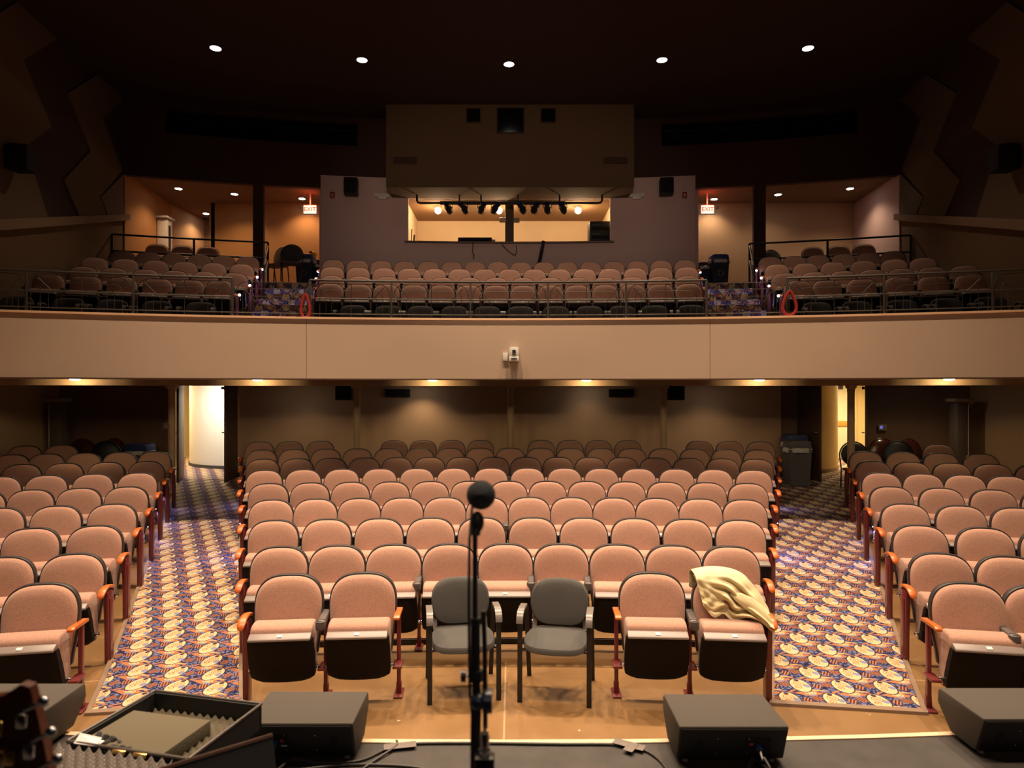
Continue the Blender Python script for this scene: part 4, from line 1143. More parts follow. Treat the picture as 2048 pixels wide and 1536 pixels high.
for r in (4, 5, 6, 7):
    R = 18.3+.93*r-.12; z = floor_z(R)+.45
    for px, s_, nm in ((487, -1, 'left'), (1550, 1, 'right')):
        p = arc(R, th(px+(0 if s_ < 0 else -2), R), z)+Vector((s_*.045, 0, 0))
        led(p, 'small aisle light low on the center-block end panel, %s aisle, %s row' % (nm, ROWN[r]), p+Vector((s_*.35, 0, -1)), 13, .006)
    for pl, s_, nm in ((LO, 1, 'left'), (RO, -1, 'right')):
        p = arc(R, line_th(pl[0], pl[1], R), z)+Vector((-s_*.02, 0, 0))
        led(p, 'small aisle light low on the %s-block end panel, %s row' % (nm, ROWN[r]), p+Vector((s_*.35, 0, -1)), 13, .006)

# ================================================================ wall fittings
def on_arc(px, py, R):
    t_ = th(px, R); Yd = R*math.cos(t_)-RC
    return arc(R, t_, CZ+(HY-py)/F*Yd), -t_, Yd/F
# main and booth-wall loudspeakers
for px, lab in ((704, 'black wall loudspeaker left of the control booth'), (1331, 'black wall loudspeaker right of the control booth')):
    p, a, k = on_arc(px, 379, 29.78)
    t_ = thing('wall_speaker', lab, 'speaker', p, a, 'black loudspeakers beside the control booth')
    w_, h_ = 27*k, 33*k
    MB().box((0, -.22, 0), (w_, .26, h_), bev=.03).obj('cabinet', M['black'], t_)
    MB().box((0, -.355, 0), (w_*.86, .012, h_*.88), bev=.005).obj('grille', M['void'], t_)
    MB().box((0, -.05, 0), (.10, .12, .14), bev=.01).obj('bracket', M['steel'], t_)
for px, lab in ((665, 'red fire alarm on the mauve wall left of the booth'), (1369, 'red fire alarm on the mauve wall right of the booth')):
    p, a, k = on_arc(px, 391, 29.78)
    t_ = thing('fire_alarm', lab, 'alarm', p, a, 'red fire alarms beside the control booth')
    MB().box((0, -.03, 0), (9*k, .06, 12*k), bev=.008).obj('housing', M['redp'], t_)
    MB().box((0, -.065, 0), (.035, .012, .05), bev=.004).obj('strobe', M['white'], t_)
for px, lab in ((765, 'white emergency light with twin lamps left of the booth window'), (1273, 'white emergency light with twin lamps right of the booth window')):
    p, a, k = on_arc(px, 394, 29.78)
    t_ = thing('emergency_light', lab, 'emergency light', p, a, 'emergency lights beside the control booth')
    MB().box((0, -.05, 0), (17*k, .09, 12*k), bev=.01).obj('housing', M['white'], t_)
    for s_ in (-1, 1): MB().lathe([(0, 0), (.03, .0), (.055, .05), (.055, .06), (0, .065)], 14, Matrix.Translation((s_*11*k, -.05, .02)) @ Matrix.Rotation(PI/2, 4, 'X')).obj('lamp_head', M['white'], t_)
def exit_sign(px, py, Y, lab):
    p = W(px, py, Y); k = Y/F
    t_ = thing('exit_sign', lab, 'exit sign', p, 0, 'lit exit signs in the balcony lobby')
    MB().box((0, .03, 0), (28*k, .06, 19*k), bev=.008).obj('housing', M['white'], t_)
    MB().box((0, -.004, 0), (25*k, .010, 16*k), bev=.002).obj('face', M['exitf'], t_)
    cu = bpy.data.curves.new('lettering', 'FONT'); cu.body = 'EXIT'; cu.size = .15; cu.align_x = 'CENTER'; cu.align_y = 'CENTER'; cu.extrude = .003; cu.offset = .002
    tmp = bpy.data.objects.new('lettering_curve', cu); cu.materials.append(M['exitr']); me_o = bpy.data.objects.new('lettering', bpy.data.meshes.new_from_object(tmp)); bpy.data.objects.remove(tmp); COL.objects.link(me_o); me_o.parent = t_; me_o.location = (0, -.014, 0); me_o.rotation_euler = (PI/2, 0, 0)
    for s_ in (-1, 1): MB().lathe([(0, 0), (.03, .0), (.05, .05), (.05, .06), (0, .065)], 14, Matrix.Translation((s_*18*k, .0, .05)) @ Matrix.Rotation(PI/2+.3, 4, 'X')).obj('lamp_head', M['white'], t_)
    MB().tube([(0, .03, .08), (0, .03, 7.42-p.z)], .02, 8).obj('mount', M['white'], t_)
    l = bpy.data.lights.new('exit_glow', 'POINT'); l.energy = 2.2; l.color = (1, .12, .05); l.shadow_soft_size = .05
    o = bpy.data.objects.new('exit_glow', l); COL.objects.link(o); o.location = p+Vector((0, -.06, .19))
exit_sign(620, 419, 17.0, 'lit red and white exit sign in the left balcony lobby')
exit_sign(1415, 419, 17.0, 'lit red and white exit sign in the right balcony lobby')
# loudspeakers on the side walls and small round lights
for side, line in ((1, UL), (-1, UR)):
    nm = 'left' if side > 0 else 'right'
    px = 42 if side > 0 else 2008
    tt, z = on_wall(px, 318, line, side)
    a = Vector((line[0][0]+(line[1][0]-line[0][0])*tt, line[0][1]+(line[1][1]-line[0][1])*tt, z))
    cc = Vector((0, 0, CZ)); a = cc+(a-cc)*(1-.27/abs(a.x))
    t_ = thing('side_wall_speaker', 'black loudspeaker bracketed to the zigzag panels of the %s side wall' % nm, 'speaker', a, 0, 'black loudspeakers on the side walls')
    MB().prism([(-.20, -.14), (.0, -.22), (.20, -.14), (.16, .16), (-.16, .16)], -.21, .21, 'z', bev=.03).obj('cabinet', M['void'], t_)
    MB().box((-side*.22, 0, 0), (.16, .08, .1), bev=.01).obj('bracket', M['steel'], t_)
    # tall narrow cabinet and pipe on the lobby side wall
    px, py = (318, 462) if side > 0 else (1697, 478)
    lw = ((-8.93, 15.45), (-9.15, 18.0)) if side > 0 else ((8.93, 15.45), (9.15, 18.0))
    k = (px-1024)/F; (x0, y0), (x1, y1) = lw
    t0_ = (k*y0-x0)/((x1-x0)-k*(y1-y0)); X = x0+t0_*(x1-x0); Y = y0+t0_*(y1-y0)
    t_ = thing('standing_cabinet', 'tall narrow pale cabinet against the %s balcony lobby wall' % nm, 'cabinet', (X+side*.15, Y, 4.97))
    h_ = CZ+(HY-(437 if side > 0 else 449))/F*Y-4.97
    MB().box((0, 0, h_/2-.02), (.24, .30, h_-.04), bev=.01).obj('body', M['white'] if side > 0 else M['white'], t_)
    MB().box((0, 0, h_), (.34, .42, .05), bev=.012).obj('cap', M['white'], t_)
    MB().box((side*.125, 0, h_*.5), (.012, .10, h_*.8), bev=.003).obj('door_slot', M['steel'], t_)
    # lower level counterpart
    px = 118 if side > 0 else 1917
    Y = 12.55; X = (px-1024)/F*Y; h_ = CZ+(HY-818)/F*Y-floor_z(25)
    t_ = thing('standing_cabinet', 'tall narrow dark cabinet in the %s corner under the balcony' % nm, 'cabinet', (X, Y, floor_z(math.hypot(X, Y+RC))))
    MB().box((0, 0, h_/2-.02), (.20, .24, h_-.04), bev=.01).obj('body', M['bing'] if 0 else mat('greige_cabinet_'+nm, (.16, .13, .10), .5), t_)
    MB().box((-side*.105, -.12, h_/2-.02), (.014, .014, h_-.06), bev=.003).obj('corner_strip', M['white'], t_)
    MB().box((0, -.03, h_+.02), (.36, .30, .07), bev=.015).obj('cap', mat('tan_cap_'+nm, (.4, .3, .2), .5), t_)
# camera and plug box on the balcony front
p, a, k = on_arc(1028, 710, 23.15)
t_ = thing('security_camera', 'white pan-tilt camera mounted on the middle of the balcony front', 'camera', p, a)
MB().box((0, -.07, -.065), (20*k, .14, 10*k), bev=.01).obj('base', M['white'], t_)
MB().box((0, -.146, -.062), (11*k, .006, 2.5*k), bev=.001).obj('vent_slot', M['black'], t_)
MB().prism([(-.075, -.03), (.075, -.03), (.07, .10), (.05, .115), (-.05, .115), (-.07, .10)], -.13, -.02, 'y', bev=.008).obj('head', M['white'], t_)
MB().box((0, -.133, .03), (.06, .012, .085), bev=.004).obj('head_window', mat('grey_camera_window', (.3, .28, .26), .3), t_)
MB().lathe([(0, 0), (.024, 0), (.024, .02), (.019, .028), (0, .024)], 20, Matrix.Translation((0, -.135, .045)) @ Matrix.Rotation(PI/2, 4, 'X')).obj('lens', M['void'], t_)
p, a, k = on_arc(1010.5, 714, 23.15)
t_ = thing('junction_box', 'small white junction box left of the balcony camera', 'junction box', p, a)
MB().box((0, -.02, 0), (9.5*k, .04, 16*k), bev=.004).obj('cover', M['white'], t_)
MB().sphere((0, -.041, .045), .005, 8, 6).obj('screw', M['chrome'], t_)
MB().sphere((0, -.041, -.045), .005, 8, 6).obj('screw', M['chrome'], t_)
# boxes hung under the balcony, vents, thermostat, switch
for px, lab in ((690, 'black loudspeaker under the balcony beside the left column'), (1350, 'black loudspeaker under the balcony beside the right column')):
    p = W(px, 795, 12.9)
    t_ = thing('under_balcony_speaker', lab, 'speaker', (p.x, p.y, 2.53), 0, 'black loudspeakers under the balcony')
    MB().box((0, 0, -.17), (.32, .26, .30), bev=.02).obj('cabinet', M['black'], t_)
    MB().box((0, -.133, -.17), (.27, .01, .25), bev=.004).obj('grille', M['void'], t_)
    MB().tube([(0, 0, -.03), (0, 0, 0)], .03, 8).obj('bracket', M['steel'], t_)
for px, lab in ((795, 'dark air vent high on the lower back wall, left'), (1243, 'dark air vent high on the lower back wall, right')):
    p = W(px, 786, 13.72)
    t_ = thing('air_vent', lab, 'vent', p, 0, 'air vents on the lower back wall')
    MB().box((0, 0, 0), (.52, .03, .16), bev=.006).obj('frame', M['black'], t_)
    mb = MB()
    for q in range(5): mb.box((0, -.018, -.056+.028*q), (.47, .012, .008))
    mb.obj('louver', M['void'], t_)
p = W(1765, 855, 13.45)
t_ = thing('thermostat', 'wall thermostat with a small blue display right of the right doors', 'thermostat', (p.x, p.y, p.z), -.35)
MB().box((0, 0, 0), (.15, .04, .13), bev=.008).obj('housing', mat('beige_plastic', (.3, .24, .18), .5), t_)
MB().box((-.025, -.022, .005), (.05, .004, .06)).obj('display', mat('blue_display', (.1, .1, .5), .4, emit=(.25, .25, 1), estr=.5), t_)
p = W(330, 852, 13.4)
t_ = thing('wall_switch', 'small wall switch left of the left doors', 'switch', p, .35)
MB().box((0, 0, 0), (.08, .02, .12), bev=.004).obj('plate', mat('beige_plate', (.4, .28, .24), .5), t_)
MB().box((0, -.014, 0), (.02, .012, .04), bev=.003).obj('toggle', M['white'], t_)

# ================================================================ control booth fittings
# bulkhead hatches and vents
for x0, x1, y0, y1, lab in ((934, 960, 218, 244, 'small square black port in the bulkhead, left of the large one'), (995, 1047, 217, 265, 'large square black port in the middle of the bulkhead'), (1083, 1110, 218, 244, 'small square black port in the bulkhead, right of the large one')):
    a, b = W(x0, y1, 15.79), W(x1, y0, 15.79)
    t_ = thing('projection_port', lab, 'port', (a+b)/2, 0)
    w_, h_ = b.x-a.x, b.z-a.z
    MB().box((0, .0, 0), (w_, .02, h_)).obj('glass', mat('black_port_glass_%d' % x0, (.003, .003, .004), .15), t_)
    mb = MB()
    for s_ in (-1, 1):
        mb.box((s_*(w_/2+.01), -.005, 0), (.02, .03, h_+.04)); mb.box((0, -.005, s_*(h_/2+.01)), (w_, .03, .02))
    mb.obj('frame', M['upper'], t_)
for px, lab in ((810, 'narrow air grille low on the left of the bulkhead'), (1231, 'narrow air grille low on the right of the bulkhead')):
    p = W(px, 321, 15.79)
    t_ = thing('air_grille', lab, 'grille', p, 0, 'air grilles on the bulkhead')
    MB().box((0, 0, 0), (.56, .02, .16), bev=.004).obj('frame', M['upper'], t_)
    mb = MB()
    for q in range(9): mb.box((-.24+.06*q, -.012, 0), (.018, .01, .12))
    mb.obj('louver', M['zigd'], t_)
# lighting pipe with spotlights
pz = CZ+(HY-406)/F*16.4
def bx(px, Y=16.4): return (px-1024)/F*Y
t_ = thing('lighting_pipe', 'black lighting pipe hanging across the top of the booth window', 'pipe', (0, 16.4, pz))
MB().tube([(bx(834), 0, 7.2-pz), (bx(834), 0, .06), (bx(836), 0, .015), (bx(842), 0, 0), (0, 0, 0), (bx(1196), 0, 0), (bx(1202), 0, .015), (bx(1204), 0, .06), (bx(1204), 0, 7.2-pz)], .028, 10).obj('pipe', M['black'], t_)
MB().tube([(bx(880), 0, 0), (bx(1130), 0, 0)], .045, 10).obj('raceway', M['black'], t_)
for px in (919, 962, 1036, 1119): MB().tube([(bx(px), 0, 0), (bx(px), 0, 7.2-pz)], .022, 8).obj('hanger', M['black'], t_)
fx = [(897, 1), (928, 0), (963, 1), (990, 1), (1044, 1), (1070, 0), (1095, 0), (1126, 1)]
sproto = None
def spotlight(loc, rz, label, group, yaw=0):
    global sproto
    if sproto is None:
        s_ = thing('stage_spotlight', label, 'stage light', loc, rz, group)
        MB().lathe([(0, .16), (.06, .15), (.085, .10), (.085, -.02), (.065, -.05), (.065, -.14), (.075, -.15), (.075, -.17), (.0, -.165)], 18, Matrix.Translation((0, 0, -.10)) @ Matrix.Rotation(-PI/2-.45, 4, 'X')).obj('housing', M['black'], s_)
        MB().lathe([(0, -.172), (.060, -.170), (.04, -.185), (0, -.192)], 18, Matrix.Translation((0, 0, -.10)) @ Matrix.Rotation(-PI/2-.45, 4, 'X')).obj('lens', M['lens'], s_)
        MB().tube([(-.10, 0, -.10), (-.10, 0, -.02), (0, 0, .01), (.10, 0, -.02), (.10, 0, -.10)], .010, 8).obj('yoke', M['steel'], s_)
        MB().box((0, 0, .02), (.05, .07, .06), bev=.006).obj('clamp', M['steel'], s_)
        MB().tube([(.05, .05, -.12), (.08, .04, -.20), (.02, .03, -.25), (-.04, .03, -.20), (-.02, .02, -.05)], .006, 6).obj('power_lead', M['cable'], s_)
        sproto = s_; return s_
    s_ = copy_tree(sproto, label, group); s_.location = loc; s_.rotation_euler = (0, 0, rz); return s_
on_ = ['leftmost', 'second from left', 'third from left', 'fourth from left', 'fourth from right', 'third from right', 'second from right', 'rightmost']
for i, (px, b) in enumerate(fx):
    spotlight((bx(px), 16.4, pz-.03), random.uniform(-.5, .5), 'black spotlight on the pipe over the booth window, %s' % on_[i], 'spotlights on the booth pipe')
sL = [390, 416, 452, 480, 512, 551, 587, 613, 648]; sR = [1352, 1391, 1424, 1460, 1527, 1560, 1590, 1620, 1654]
for lst, nm in ((sL, 'left'), (sR, 'right')):
    for i, px in enumerate(lst):
        t0_ = th(px, 30.2); p = arc(30.2, t0_, 8.93)
        k = i if nm == 'left' else len(lst)-1-i
        spotlight(p, -t0_+random.uniform(-.2, .2), 'dark spotlight in the %s ceiling slot, %s from its outer end' % (nm, ORD[k+1]), 'spotlights in the ceiling slots')
for nm, a, b in (('left', sl0, sl1), ('right', sr0, sr1)):
    mid = arc(30.2, (a+b)/2, 8.96); t_ = thing('slot_pipe', 'dark pipe carrying spotlights inside the %s ceiling slot' % nm, 'pipe', mid)
    MB().tube([arc(30.2, a+(b-a)*(.03+.94*i/10), 8.96)-mid for i in range(11)], .022, 8).obj('pipe', M['black'], t_)
# post, sign box, desk things
t_ = thing('booth_post', 'dark square post in the middle of the booth window', 'post', W(1019, 487, 17.15))
MB().box((0, 0, (7.2-6.12)/2), (.22, .22, 1.14), bev=.008).obj('shaft', mat('dark_post_paint', (.07, .045, .03), .6), t_)
MB().box((.0, .1, .62), (.52, .06, .12), bev=.01).obj('light_bar', mat('grey_light_bar', (.3, .24, .18), .5), t_)
p = W(950, 484, 17.0)
t_ = thing('mixing_monitor', 'wide black screen standing on the booth sill', 'monitor', (p.x, p.y, WZ0))
MB().box((0, 0, .085), (.86, .10, .17), bev=.01).obj('screen_housing', M['black'], t_)
MB().box((0, -.054, .09), (.80, .006, .12)).obj('screen', M['void'], t_)
p = W(987, 480, 17.05)
t_ = thing('desk_box', 'small pale box beside the black screen in the booth', 'box', (p.x, p.y, WZ0))
MB().box((0, 0, .065), (.10, .10, .13), bev=.006).obj('box_body', M['white'], t_)
MB().box((0, -.052, .09), (.06, .004, .02)).obj('box_label', M['steel'], t_)
p = W(1199, 484, 17.2)
t_ = thing('equipment_rack', 'black equipment rack at the right end of the booth window', 'rack', (p.x-.02, p.y, WZ0-.04))
MB().box((0, 0, .31), (.52, .5, .62), bev=.01).obj('cabinet', M['black'], t_)
for q in range(5): MB().box((0, -.252, .10+.11*q), (.44, .012, .085), bev=.004).obj('rack_unit', M['void'] if q % 2 else M['spkb'], t_)
MB().box((-.10, -.262, .06), (.12, .012, .03), bev=.002).obj('paper_tag', M['white'], t_)
for k, (px, h_, lab) in enumerate(((822, .42, 'thin dark rod leaning at the left end of the booth window'), (827, .27, 'short black tube leaning at the left end of the booth window'))):
    p = W(px, 484, 17.1)
    o = MB().tube([(0, 0, 0), (.02, .03, h_)], .012 if k == 0 else .022, 8).obj('leaning_rod', M['black']); o.location = (p.x, p.y, WZ0); tag(o, lab, 'rod')
p = W(868, 483, 17.1)
mb = MB()
for q in range(6): mb.tube(smooth([Vector((-.25+.09*q, 0, .02)), Vector((-.18+.07*q, .03, .05+.02*(q % 3))), Vector((-.08+.07*q, -.02, .03)), Vector((.05+.05*q, .02, .015))], 4), .008, 6)
o = mb.obj('cable_tangle', M['cable']); o.location = (p.x, p.y, WZ0); tag(o, 'tangle of dark leads lying on the left part of the booth sill', 'cable', None, 'stuff')
def wallcable(name, pts, r, lab, R=29.72):
    P = [on_arc(x, y, R)[0] for x, y in pts]
    o = MB().tube(smooth(P, 5), r, 8).obj(name, M['black']); tag(o, lab, 'cable')
wallcable('hanging_cable', [(945, 484), (946, 492), (945, 503), (948, 511), (946, 517)], .010, 'short thin cable hanging below the black booth screen', 29.6)
wallcable('hanging_cable', [(1003, 487), (1012, 497), (1024, 507), (1031, 509), (1033, 498), (1032, 491)], .008, 'thin looped cable hanging below the booth window post', 29.6)
wallcable('cable_snake', [(1087, 482), (1085, 492), (1082, 508), (1078, 525), (1070, 536), (1062, 545)], .045, 'thick black cable bundle dropping from the booth sill behind the seats', 29.5)

# ================================================================ bins and spare chairs
def bin_(px, Y, z, w_, h_, body, lid, lab, emblem=False, flare=1.12):
    X = (px-1024)/F*Y
    t_ = thing('trash_bin', lab, 'bin', (X, Y, z))
    a = w_/2
    MB().rings([[Vector((sx*a*f, sy*a*.8*f, zz)) for sx, sy in ((-1, -1), (1, -1), (1, 1), (-1, 1))] for zz, f in ((0, .86), (h_*.78, 1.0), (h_*.78, 1.06), (h_*.8, 1.06))]).obj('bin_body', M[body], t_, 20)
    rg = []
    for zz, f in ((h_*.74, 1.08), (h_*.80, 1.11), (h_*.835, 1.07)):
        rg.append([Vector((math.cos(2*PI*k/24)*a*1.18*f*(1+.04*math.sin(5*k)), math.sin(2*PI*k/24)*a*.95*f*(1+.04*math.cos(7*k)), zz+.012*math.sin(3*k))) for k in range(24)])
    MB().rings(rg).obj('liner_bag', M['bag'], t_)
    MB().prism([(-a*1.02, h_*.82), (a*1.02, h_*.82), (a*.95, h_*.97), (a*.7, h_), (-a*.7, h_), (-a*.95, h_*.97)], -a*.8, a*.8, 'y', bev=.01).obj('lid', M[lid], t_)
    if emblem:
        mb = MB()
        for k in range(3):
            q = 2*PI*k/3+PI/2; c_ = Vector((0, -a*.8-.006, h_*.42))
            pts = [c_+Vector((.062*math.cos(q+d), 0, .062*math.sin(q+d))) for d in (-.75, -.3, .15, .55)]
            mb.tube(pts, .009, 6)
            e_ = pts[-1]; v = (pts[-1]-pts[-2]).normalized(); n_ = Vector((v.z, 0, -v.x))
            mb.rings([[e_+n_*.024+Vector((0, y_, 0)), e_-n_*.024+Vector((0, y_, 0)), e_+v*.035+Vector((0, y_, 0))] for y_ in (-.004, .006)])
        mb.obj('recycling_emblem', mat('tan_emblem', (.35, .22, .12), .6) if 'tan_emblem' not in bpy.data.materials else bpy.data.materials['tan_emblem'], t_)
    return t_
bin_(612, 16.6, 4.96, .42, .80, 'binn', 'binb', 'navy recycling bin with a white bag in the left balcony lobby', True)
bin_(633, 16.9, 4.96, .40, .72, 'binn', 'darkwood' if 0 else 'binn', 'dark bin behind the navy recycling bin in the left balcony lobby')
bin_(1437, 16.6, 4.96, .42, .80, 'binn', 'binb', 'navy recycling bin with a white bag in the right balcony lobby', True)
bin_(1410, 16.9, 4.96, .44, .66, 'binn', 'binn', 'dark bin beside the navy recycling bin in the right balcony lobby')
bin_(1594, 12.85, .585, .42, .86, 'bing', 'bing', 'grey trash bin with a white bag by the right aisle under the balcony')
bin_(1589, 13.30, .60, .42, .93, 'bing', 'binb', 'blue-lidded bin behind the grey trash bin under the balcony')
bin_(279, 13.1, .56, .46, .80, 'bing', 'binb', 'blue-lidded bin behind the left seats under the balcony')
yb = thing('yellow_bag', 'crumpled yellow and orange bag on top of the bins in the left lobby', 'bag', W(627, 509, 16.75))
MB().sphere((0, 0, 0), .085, 12, 8, (1, .7, .85)).obj('bag_body', mat('yellow_plastic', (.8, .42, .04), .4), yb)
MB().box((-.06, -.03, .05), (.08, .04, .05), bev=.01).obj('bag_knot', M['redp'], yb)
# chairs standing behind
def round_chair(loc, rz, lab, m1, m2):
    t_ = thing('round_back_chair', lab, 'chair', loc, rz)
    rg = []
    for s_, y in ((.94, .03), (1, .01), (1, -.01), (.8, -.03), (.3, -.035)):
        rg.append([Vector((.235*s_*math.cos(2*PI*k/32), y+.2+.12*s_*math.sin(2*PI*k/32)*.235, .72+.22*s_*math.sin(2*PI*k/32))) for k in range(32)])
    MB().rings(rg).obj('backrest', M[m1], t_)
    MB().tube([(.255*math.cos(PI*k/16-.0), .215+.03*math.sin(PI*k/16), .70+.26*math.sin(PI*k/16)) for k in range(17)], .014, 8).obj('back_frame', M[m2], t_)
    MB().prism([(-.22, -.22), (.22, -.22), (.22, .2), (-.22, .2)], .43, .48, 'z', bev=.02).obj('seat', M[m1], t_)
    for sx in (-1, 1):
        MB().tube([(sx*.22, -.2, .44), (sx*.22, -.22, 0)], .013, 8).obj('leg', M[m2], t_)
        MB().tube([(sx*.255, .215, .70), (sx*.23, .2, .44), (sx*.22, .26, 0)], .013, 8).obj('leg', M[m2], t_)
    return t_
round_chair(tuple(W(583, 560, 15.9).xy)+(4.96,), .25, 'grey round-backed chair at the top of the left balcony stairs', 'gvinyl', 'gleg')
round_chair(tuple(W(549, 560, 16.2).xy)+(4.96,), -.5, 'red-framed chair at the top of the left balcony stairs', 'tand', 'maroon')
round_chair(tuple(W(1554, 560, 16.5).xy)+(4.96,), .2, 'dark chair behind the right upper balcony rail', 'gvinyl', 'gleg')
for px, Y, lab in ((150, 12.75, 'dark round-backed chair in the left corner under the balcony'), (210, 12.85, 'dark round-backed chair left of the blue-lidded bin')):
    round_chair((W(px, 0, Y).x, Y, floor_z(25.5)), random.uniform(-.2, .2), lab, 'mahog', 'mahog')
for px, Y, lab in ((1773, 12.9, 'dark round-backed chair below the thermostat'), (1836, 12.7, 'dark round-backed chair right of the thermostat')):
    round_chair((W(px, 0, Y).x, Y, floor_z(25.5)), random.uniform(-.2, .2), lab, 'mahog', 'mahog')
round_chair((W(205, 0, 12.35).x, 12.35, floor_z(25.3)), .3, 'black chair standing behind the left block of seats', 'gleg', 'gleg')
round_chair((W(1717, 0, 12.4).x, 12.4, floor_z(25.1)), -.1, 'black chair beside the right column under the balcony', 'gleg', 'gleg')
round_chair((W(1802, 0, 12.4).x, 12.4, floor_z(25.3)), -.3, 'black chair standing behind the right block of seats', 'gleg', 'gleg')
# ================================================================ lamps, light and camera
WARM = (1.0, .74, .50)
def spot(name, loc, target, power, size, blend=.5, col=WARM, radius=.08, parent=None):
    l = bpy.data.lights.new(name, 'SPOT'); l.energy = power; l.spot_size = math.radians(size); l.spot_blend = blend; l.color = col; l.shadow_soft_size = radius
    o = bpy.data.objects.new(name, l); COL.objects.link(o); o.location = loc
    d = Vector(target)-Vector(loc); o.rotation_euler = d.to_track_quat('-Z', 'Y').to_euler()
    return o
def point(name, loc, power, col=WARM, radius=.05):
    l = bpy.data.lights.new(name, 'POINT'); l.energy = power; l.color = col; l.shadow_soft_size = radius
    o = bpy.data.objects.new(name, l); COL.objects.link(o); o.location = loc; return o
def area(name, loc, target, power, sx, sy, col=WARM):
    l = bpy.data.lights.new(name, 'AREA'); l.energy = power; l.shape = 'RECTANGLE'; l.size = sx; l.size_y = sy; l.color = col
    o = bpy.data.objects.new(name, l); COL.objects.link(o); o.location = loc
    d = Vector(target)-Vector(loc); o.rotation_euler = d.to_track_quat('-Z', 'Y').to_euler(); return o
dl_proto = {}
def downlight(loc, rad, label, group, drop=.0):
    key = (rad, drop)
    if key not in dl_proto:
        t = thing('recessed_downlight', label, 'ceiling light', (0, 0, 0), 0, group)
        MB().lathe([(rad*1.0, -.004-drop), (rad*1.22, -.008-drop), (rad*1.25, 0), (rad*1.25, .03), (rad, .03), (rad, 0)] if 0 else [(0, .03), (rad*1.25, .03), (rad*1.25, -.006), (rad*1.15, -.012), (rad*1.02, -.008), (0, -.006)], 24).obj('trim_ring', M['white' if drop else 'black'], t)
        MB().lathe([(0, -.006), (rad, -.007), (rad*.97, -.010-drop), (rad*.6, -.014-drop*1.15), (0, -.016-drop*1.2)], 24).obj('lens', M['emit'], t)
        dl_proto[key] = t; o = t
    else: o = copy_tree(dl_proto[key], label, group)
    o.location = loc
    return o
# five house lights on the ceiling
nms = ['leftmost', 'second from left', 'middle', 'second from right', 'rightmost']
for i, px in enumerate((431, 724, 1018, 1324, 1616)):
    R = 26.85; t = th(px, R); p = arc(R, t, CEIL)
    downlight(p, .105, 'round downlight in the dark ceiling, %s of the five' % nms[i], 'house downlights in the auditorium ceiling')
    spot('house_spot', p-Vector((0, 0, .06)), arc(R-2.0, t*1.0, 0), 420*(.35, .8, 1, .8, .35)[i], 100, .6)
# the rows of house lights nearer the stage (above the picture)
for R, n, pw, sz in ((21.0, 6, 1550, 86), (15.6, 5, 1000, 62)):
    for i in range(n):
        t = -.235+.47*i/(n-1); p = arc(R, t, CEIL-.06)
        spot('house_spot', p, arc(R-1.3 if R > 18 else R+1.3, t, 0), pw, sz, .8 if R > 18 else .35)
# front-of-house wash hung over the stage
for x, pw in ((-3.2, 150), (0.6, 190), (3.4, 150)):
    spot('stage_wash', (x, -2.5, 4.75), (x*.6, 9.5, 2.2), pw, 66, .8, (1, .74, .5), .12)
spot('stage_wash', (0, -2.5, 4.75), (0, 16.6, 6.4), 950, 30, .7, (1, .74, .55), .12)  # extra spot added to brighten the mauve wall and center balcony
# six downlights under the balcony edge
for i, px in enumerate((150, 515, 865, 1173, 1519, 1898)):
    R = 23.42; t = th(px, R); p = arc(R, t, 2.566)
    nm6 = ['at the far left', 'above the left aisle', 'left of the center column', 'right of the center column', 'above the right aisle', 'at the far right'][i]
    downlight(p, .07, 'small round downlight under the balcony edge, '+nm6, 'downlights under the balcony edge', .018)
    spot('soffit_glow', p-Vector((0, 0, .04)), arc(R+1, t, 2.50), 24, 150, .15, (1, .74, .36), .02)  # added sideways spot that throws the glow onto the beam
    spot('soffit_spot', p-Vector((0, 0, .05)), arc(R+.12, t, 0), 12, 110, .7, (1, .74, .42), .02)
p = arc(26.2, th(1826, 26.2), 2.53)
downlight(p, .09, 'small round downlight behind the beam at the right under the balcony', 'downlights under the balcony edge', .018)
spot('soffit_spot', p-Vector((0, 0, .05)), p-Vector((0, 0, 2)), 14, 150, .7, (1, .66, .30), .03)
for px, pw in ((590, 7), (840, 24), (1180, 5), (1430, 12)):
    t = th(px, 26.35); p = arc(26.35, t, 2.53)
    downlight(p, .07, 'round downlight near the lower back wall, at %s' % {590: 'its left end', 840: 'left of center', 1180: 'right of center', 1430: 'its right end'}[px], 'downlights near the lower back wall', .018)
    spot('soffit_spot', p-Vector((0, 0, .05)), p-Vector((0, 0, 2)), pw, 130, .7, (1, .72, .44), .03)
# balcony lobby downlights
for i, (px, py, pw) in enumerate(((357, 377, 60), (469, 388, 60), (412, 427, 45), (604, 397, 60), (1428, 398, 45), (1556, 389, 22), (1700, 377, 50))):
    Y = (7.42-CZ)*F/(HY-py); v = W(px, py, Y); v.z = 7.42
    nm7 = ['over the left upper rail', 'beside the left pillar', 'at the back of the left corridor', 'above the left exit sign', 'above the right exit sign', 'beside the right pillar', 'over the right upper rail'][i]
    downlight(v, .085, 'round downlight in the balcony lobby ceiling, '+nm7, 'downlights in the balcony lobby')
    spot('lobby_spot', v-Vector((0, 0, .05)), v-Vector((0, 0, 2)), pw, 130, .8, (1, .62, .32) if px < 1000 else (1, .72, .46), .05)
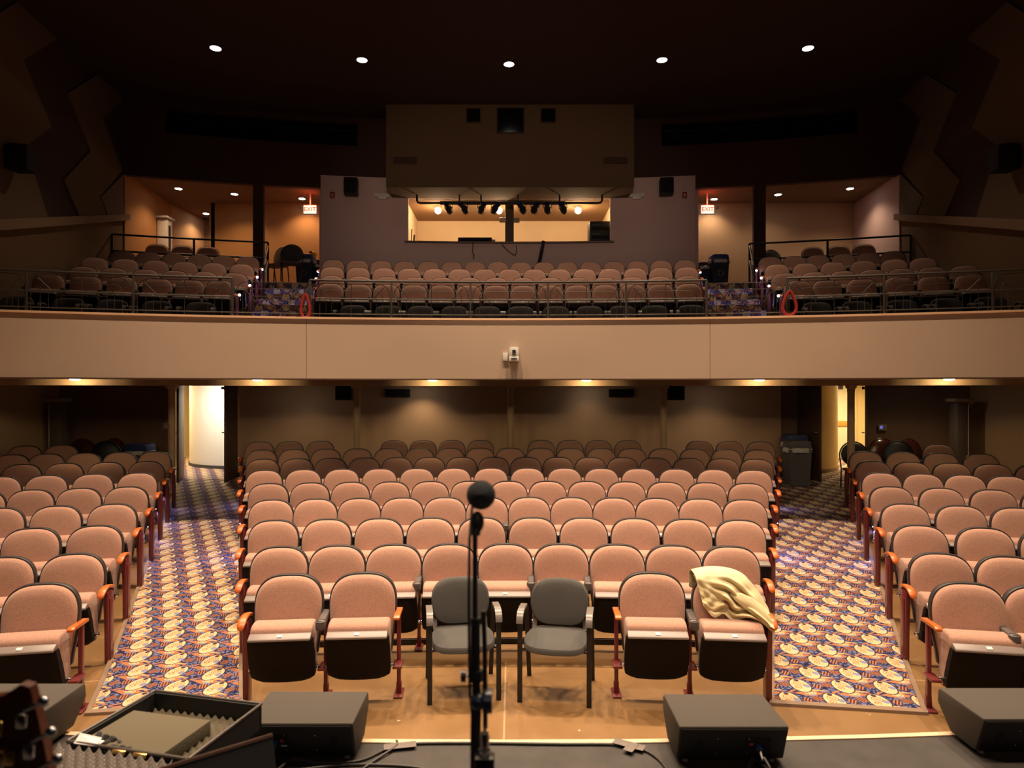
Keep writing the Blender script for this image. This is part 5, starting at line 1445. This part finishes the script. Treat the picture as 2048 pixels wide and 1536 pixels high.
# booth globes
for i, px in enumerate((876, 998, 1156)):
    v = W(px, 420, 17.4); v.z = 7.12
    t = thing('globe_lamp', 'bare glowing globe lamp in the control booth, %s of three' % ['leftmost', 'middle', 'rightmost'][i], 'lamp', v, 0, 'globe lamps in the control booth')
    MB().sphere((0, 0, -.03), .085).obj('bulb', M['emitw'], t)
    MB().lathe([(0, .02), (.05, .02), (.06, .08), (0, .08)], 16).obj('lamp_base', M['white'], t)
    point('booth_light', v-Vector((0, 0, .14)), 48, (1, .70, .40), .06)
# bright passages behind the lower doors
area('hall_light', (-6.8, 14.35, 2.63), (-6.9, 14.9, 0), 75, 1.2, .6, (1, .92, .78))
area('hall_light', (-8.3, 16.2, 2.62), (-8.3, 16.2, 0), 60, .6, 1.0, (1, .78, .42))
area('hall_light', (7.9, 15.9, 2.62), (7.9, 15.9, 0), 120, 1.2, 1.0, (1, .80, .45))
# dim bluish work light over the stage
area('stage_work_light', (0.3, -2.0, 4.4), (0, 2.4, 1.2), 3, .8, .8, (.35, .5, 1))

w = bpy.data.worlds.new('world'); sc.world = w; w.use_nodes = True
w.node_tree.nodes['Background'].inputs[0].default_value = (1, .72, .5, 1); w.node_tree.nodes['Background'].inputs[1].default_value = .004
cam = bpy.data.cameras.new('camera'); co = bpy.data.objects.new('camera', cam); COL.objects.link(co)
co.location = (0, 0, CZ); co.rotation_euler = (PI/2, 0, 0)
cam.sensor_width = 36; cam.lens = 36*F/2048; cam.shift_y = (HY-768)/2048; cam.clip_start = .05; cam.clip_end = 100
cam.dof.use_dof = True; cam.dof.focus_distance = 7.0; cam.dof.aperture_fstop = 3.5
sc.camera = co
sc.view_settings.view_transform = 'Standard'; sc.view_settings.look = 'None'; sc.view_settings.exposure = 0; sc.view_settings.gamma = 1
sc.cycles.max_bounces = 6; sc.cycles.diffuse_bounces = 3; sc.cycles.glossy_bounces = 3; sc.cycles.use_denoising = True
sc.cycles.sample_clamp_indirect = 4; sc.cycles.light_sampling_threshold = .005
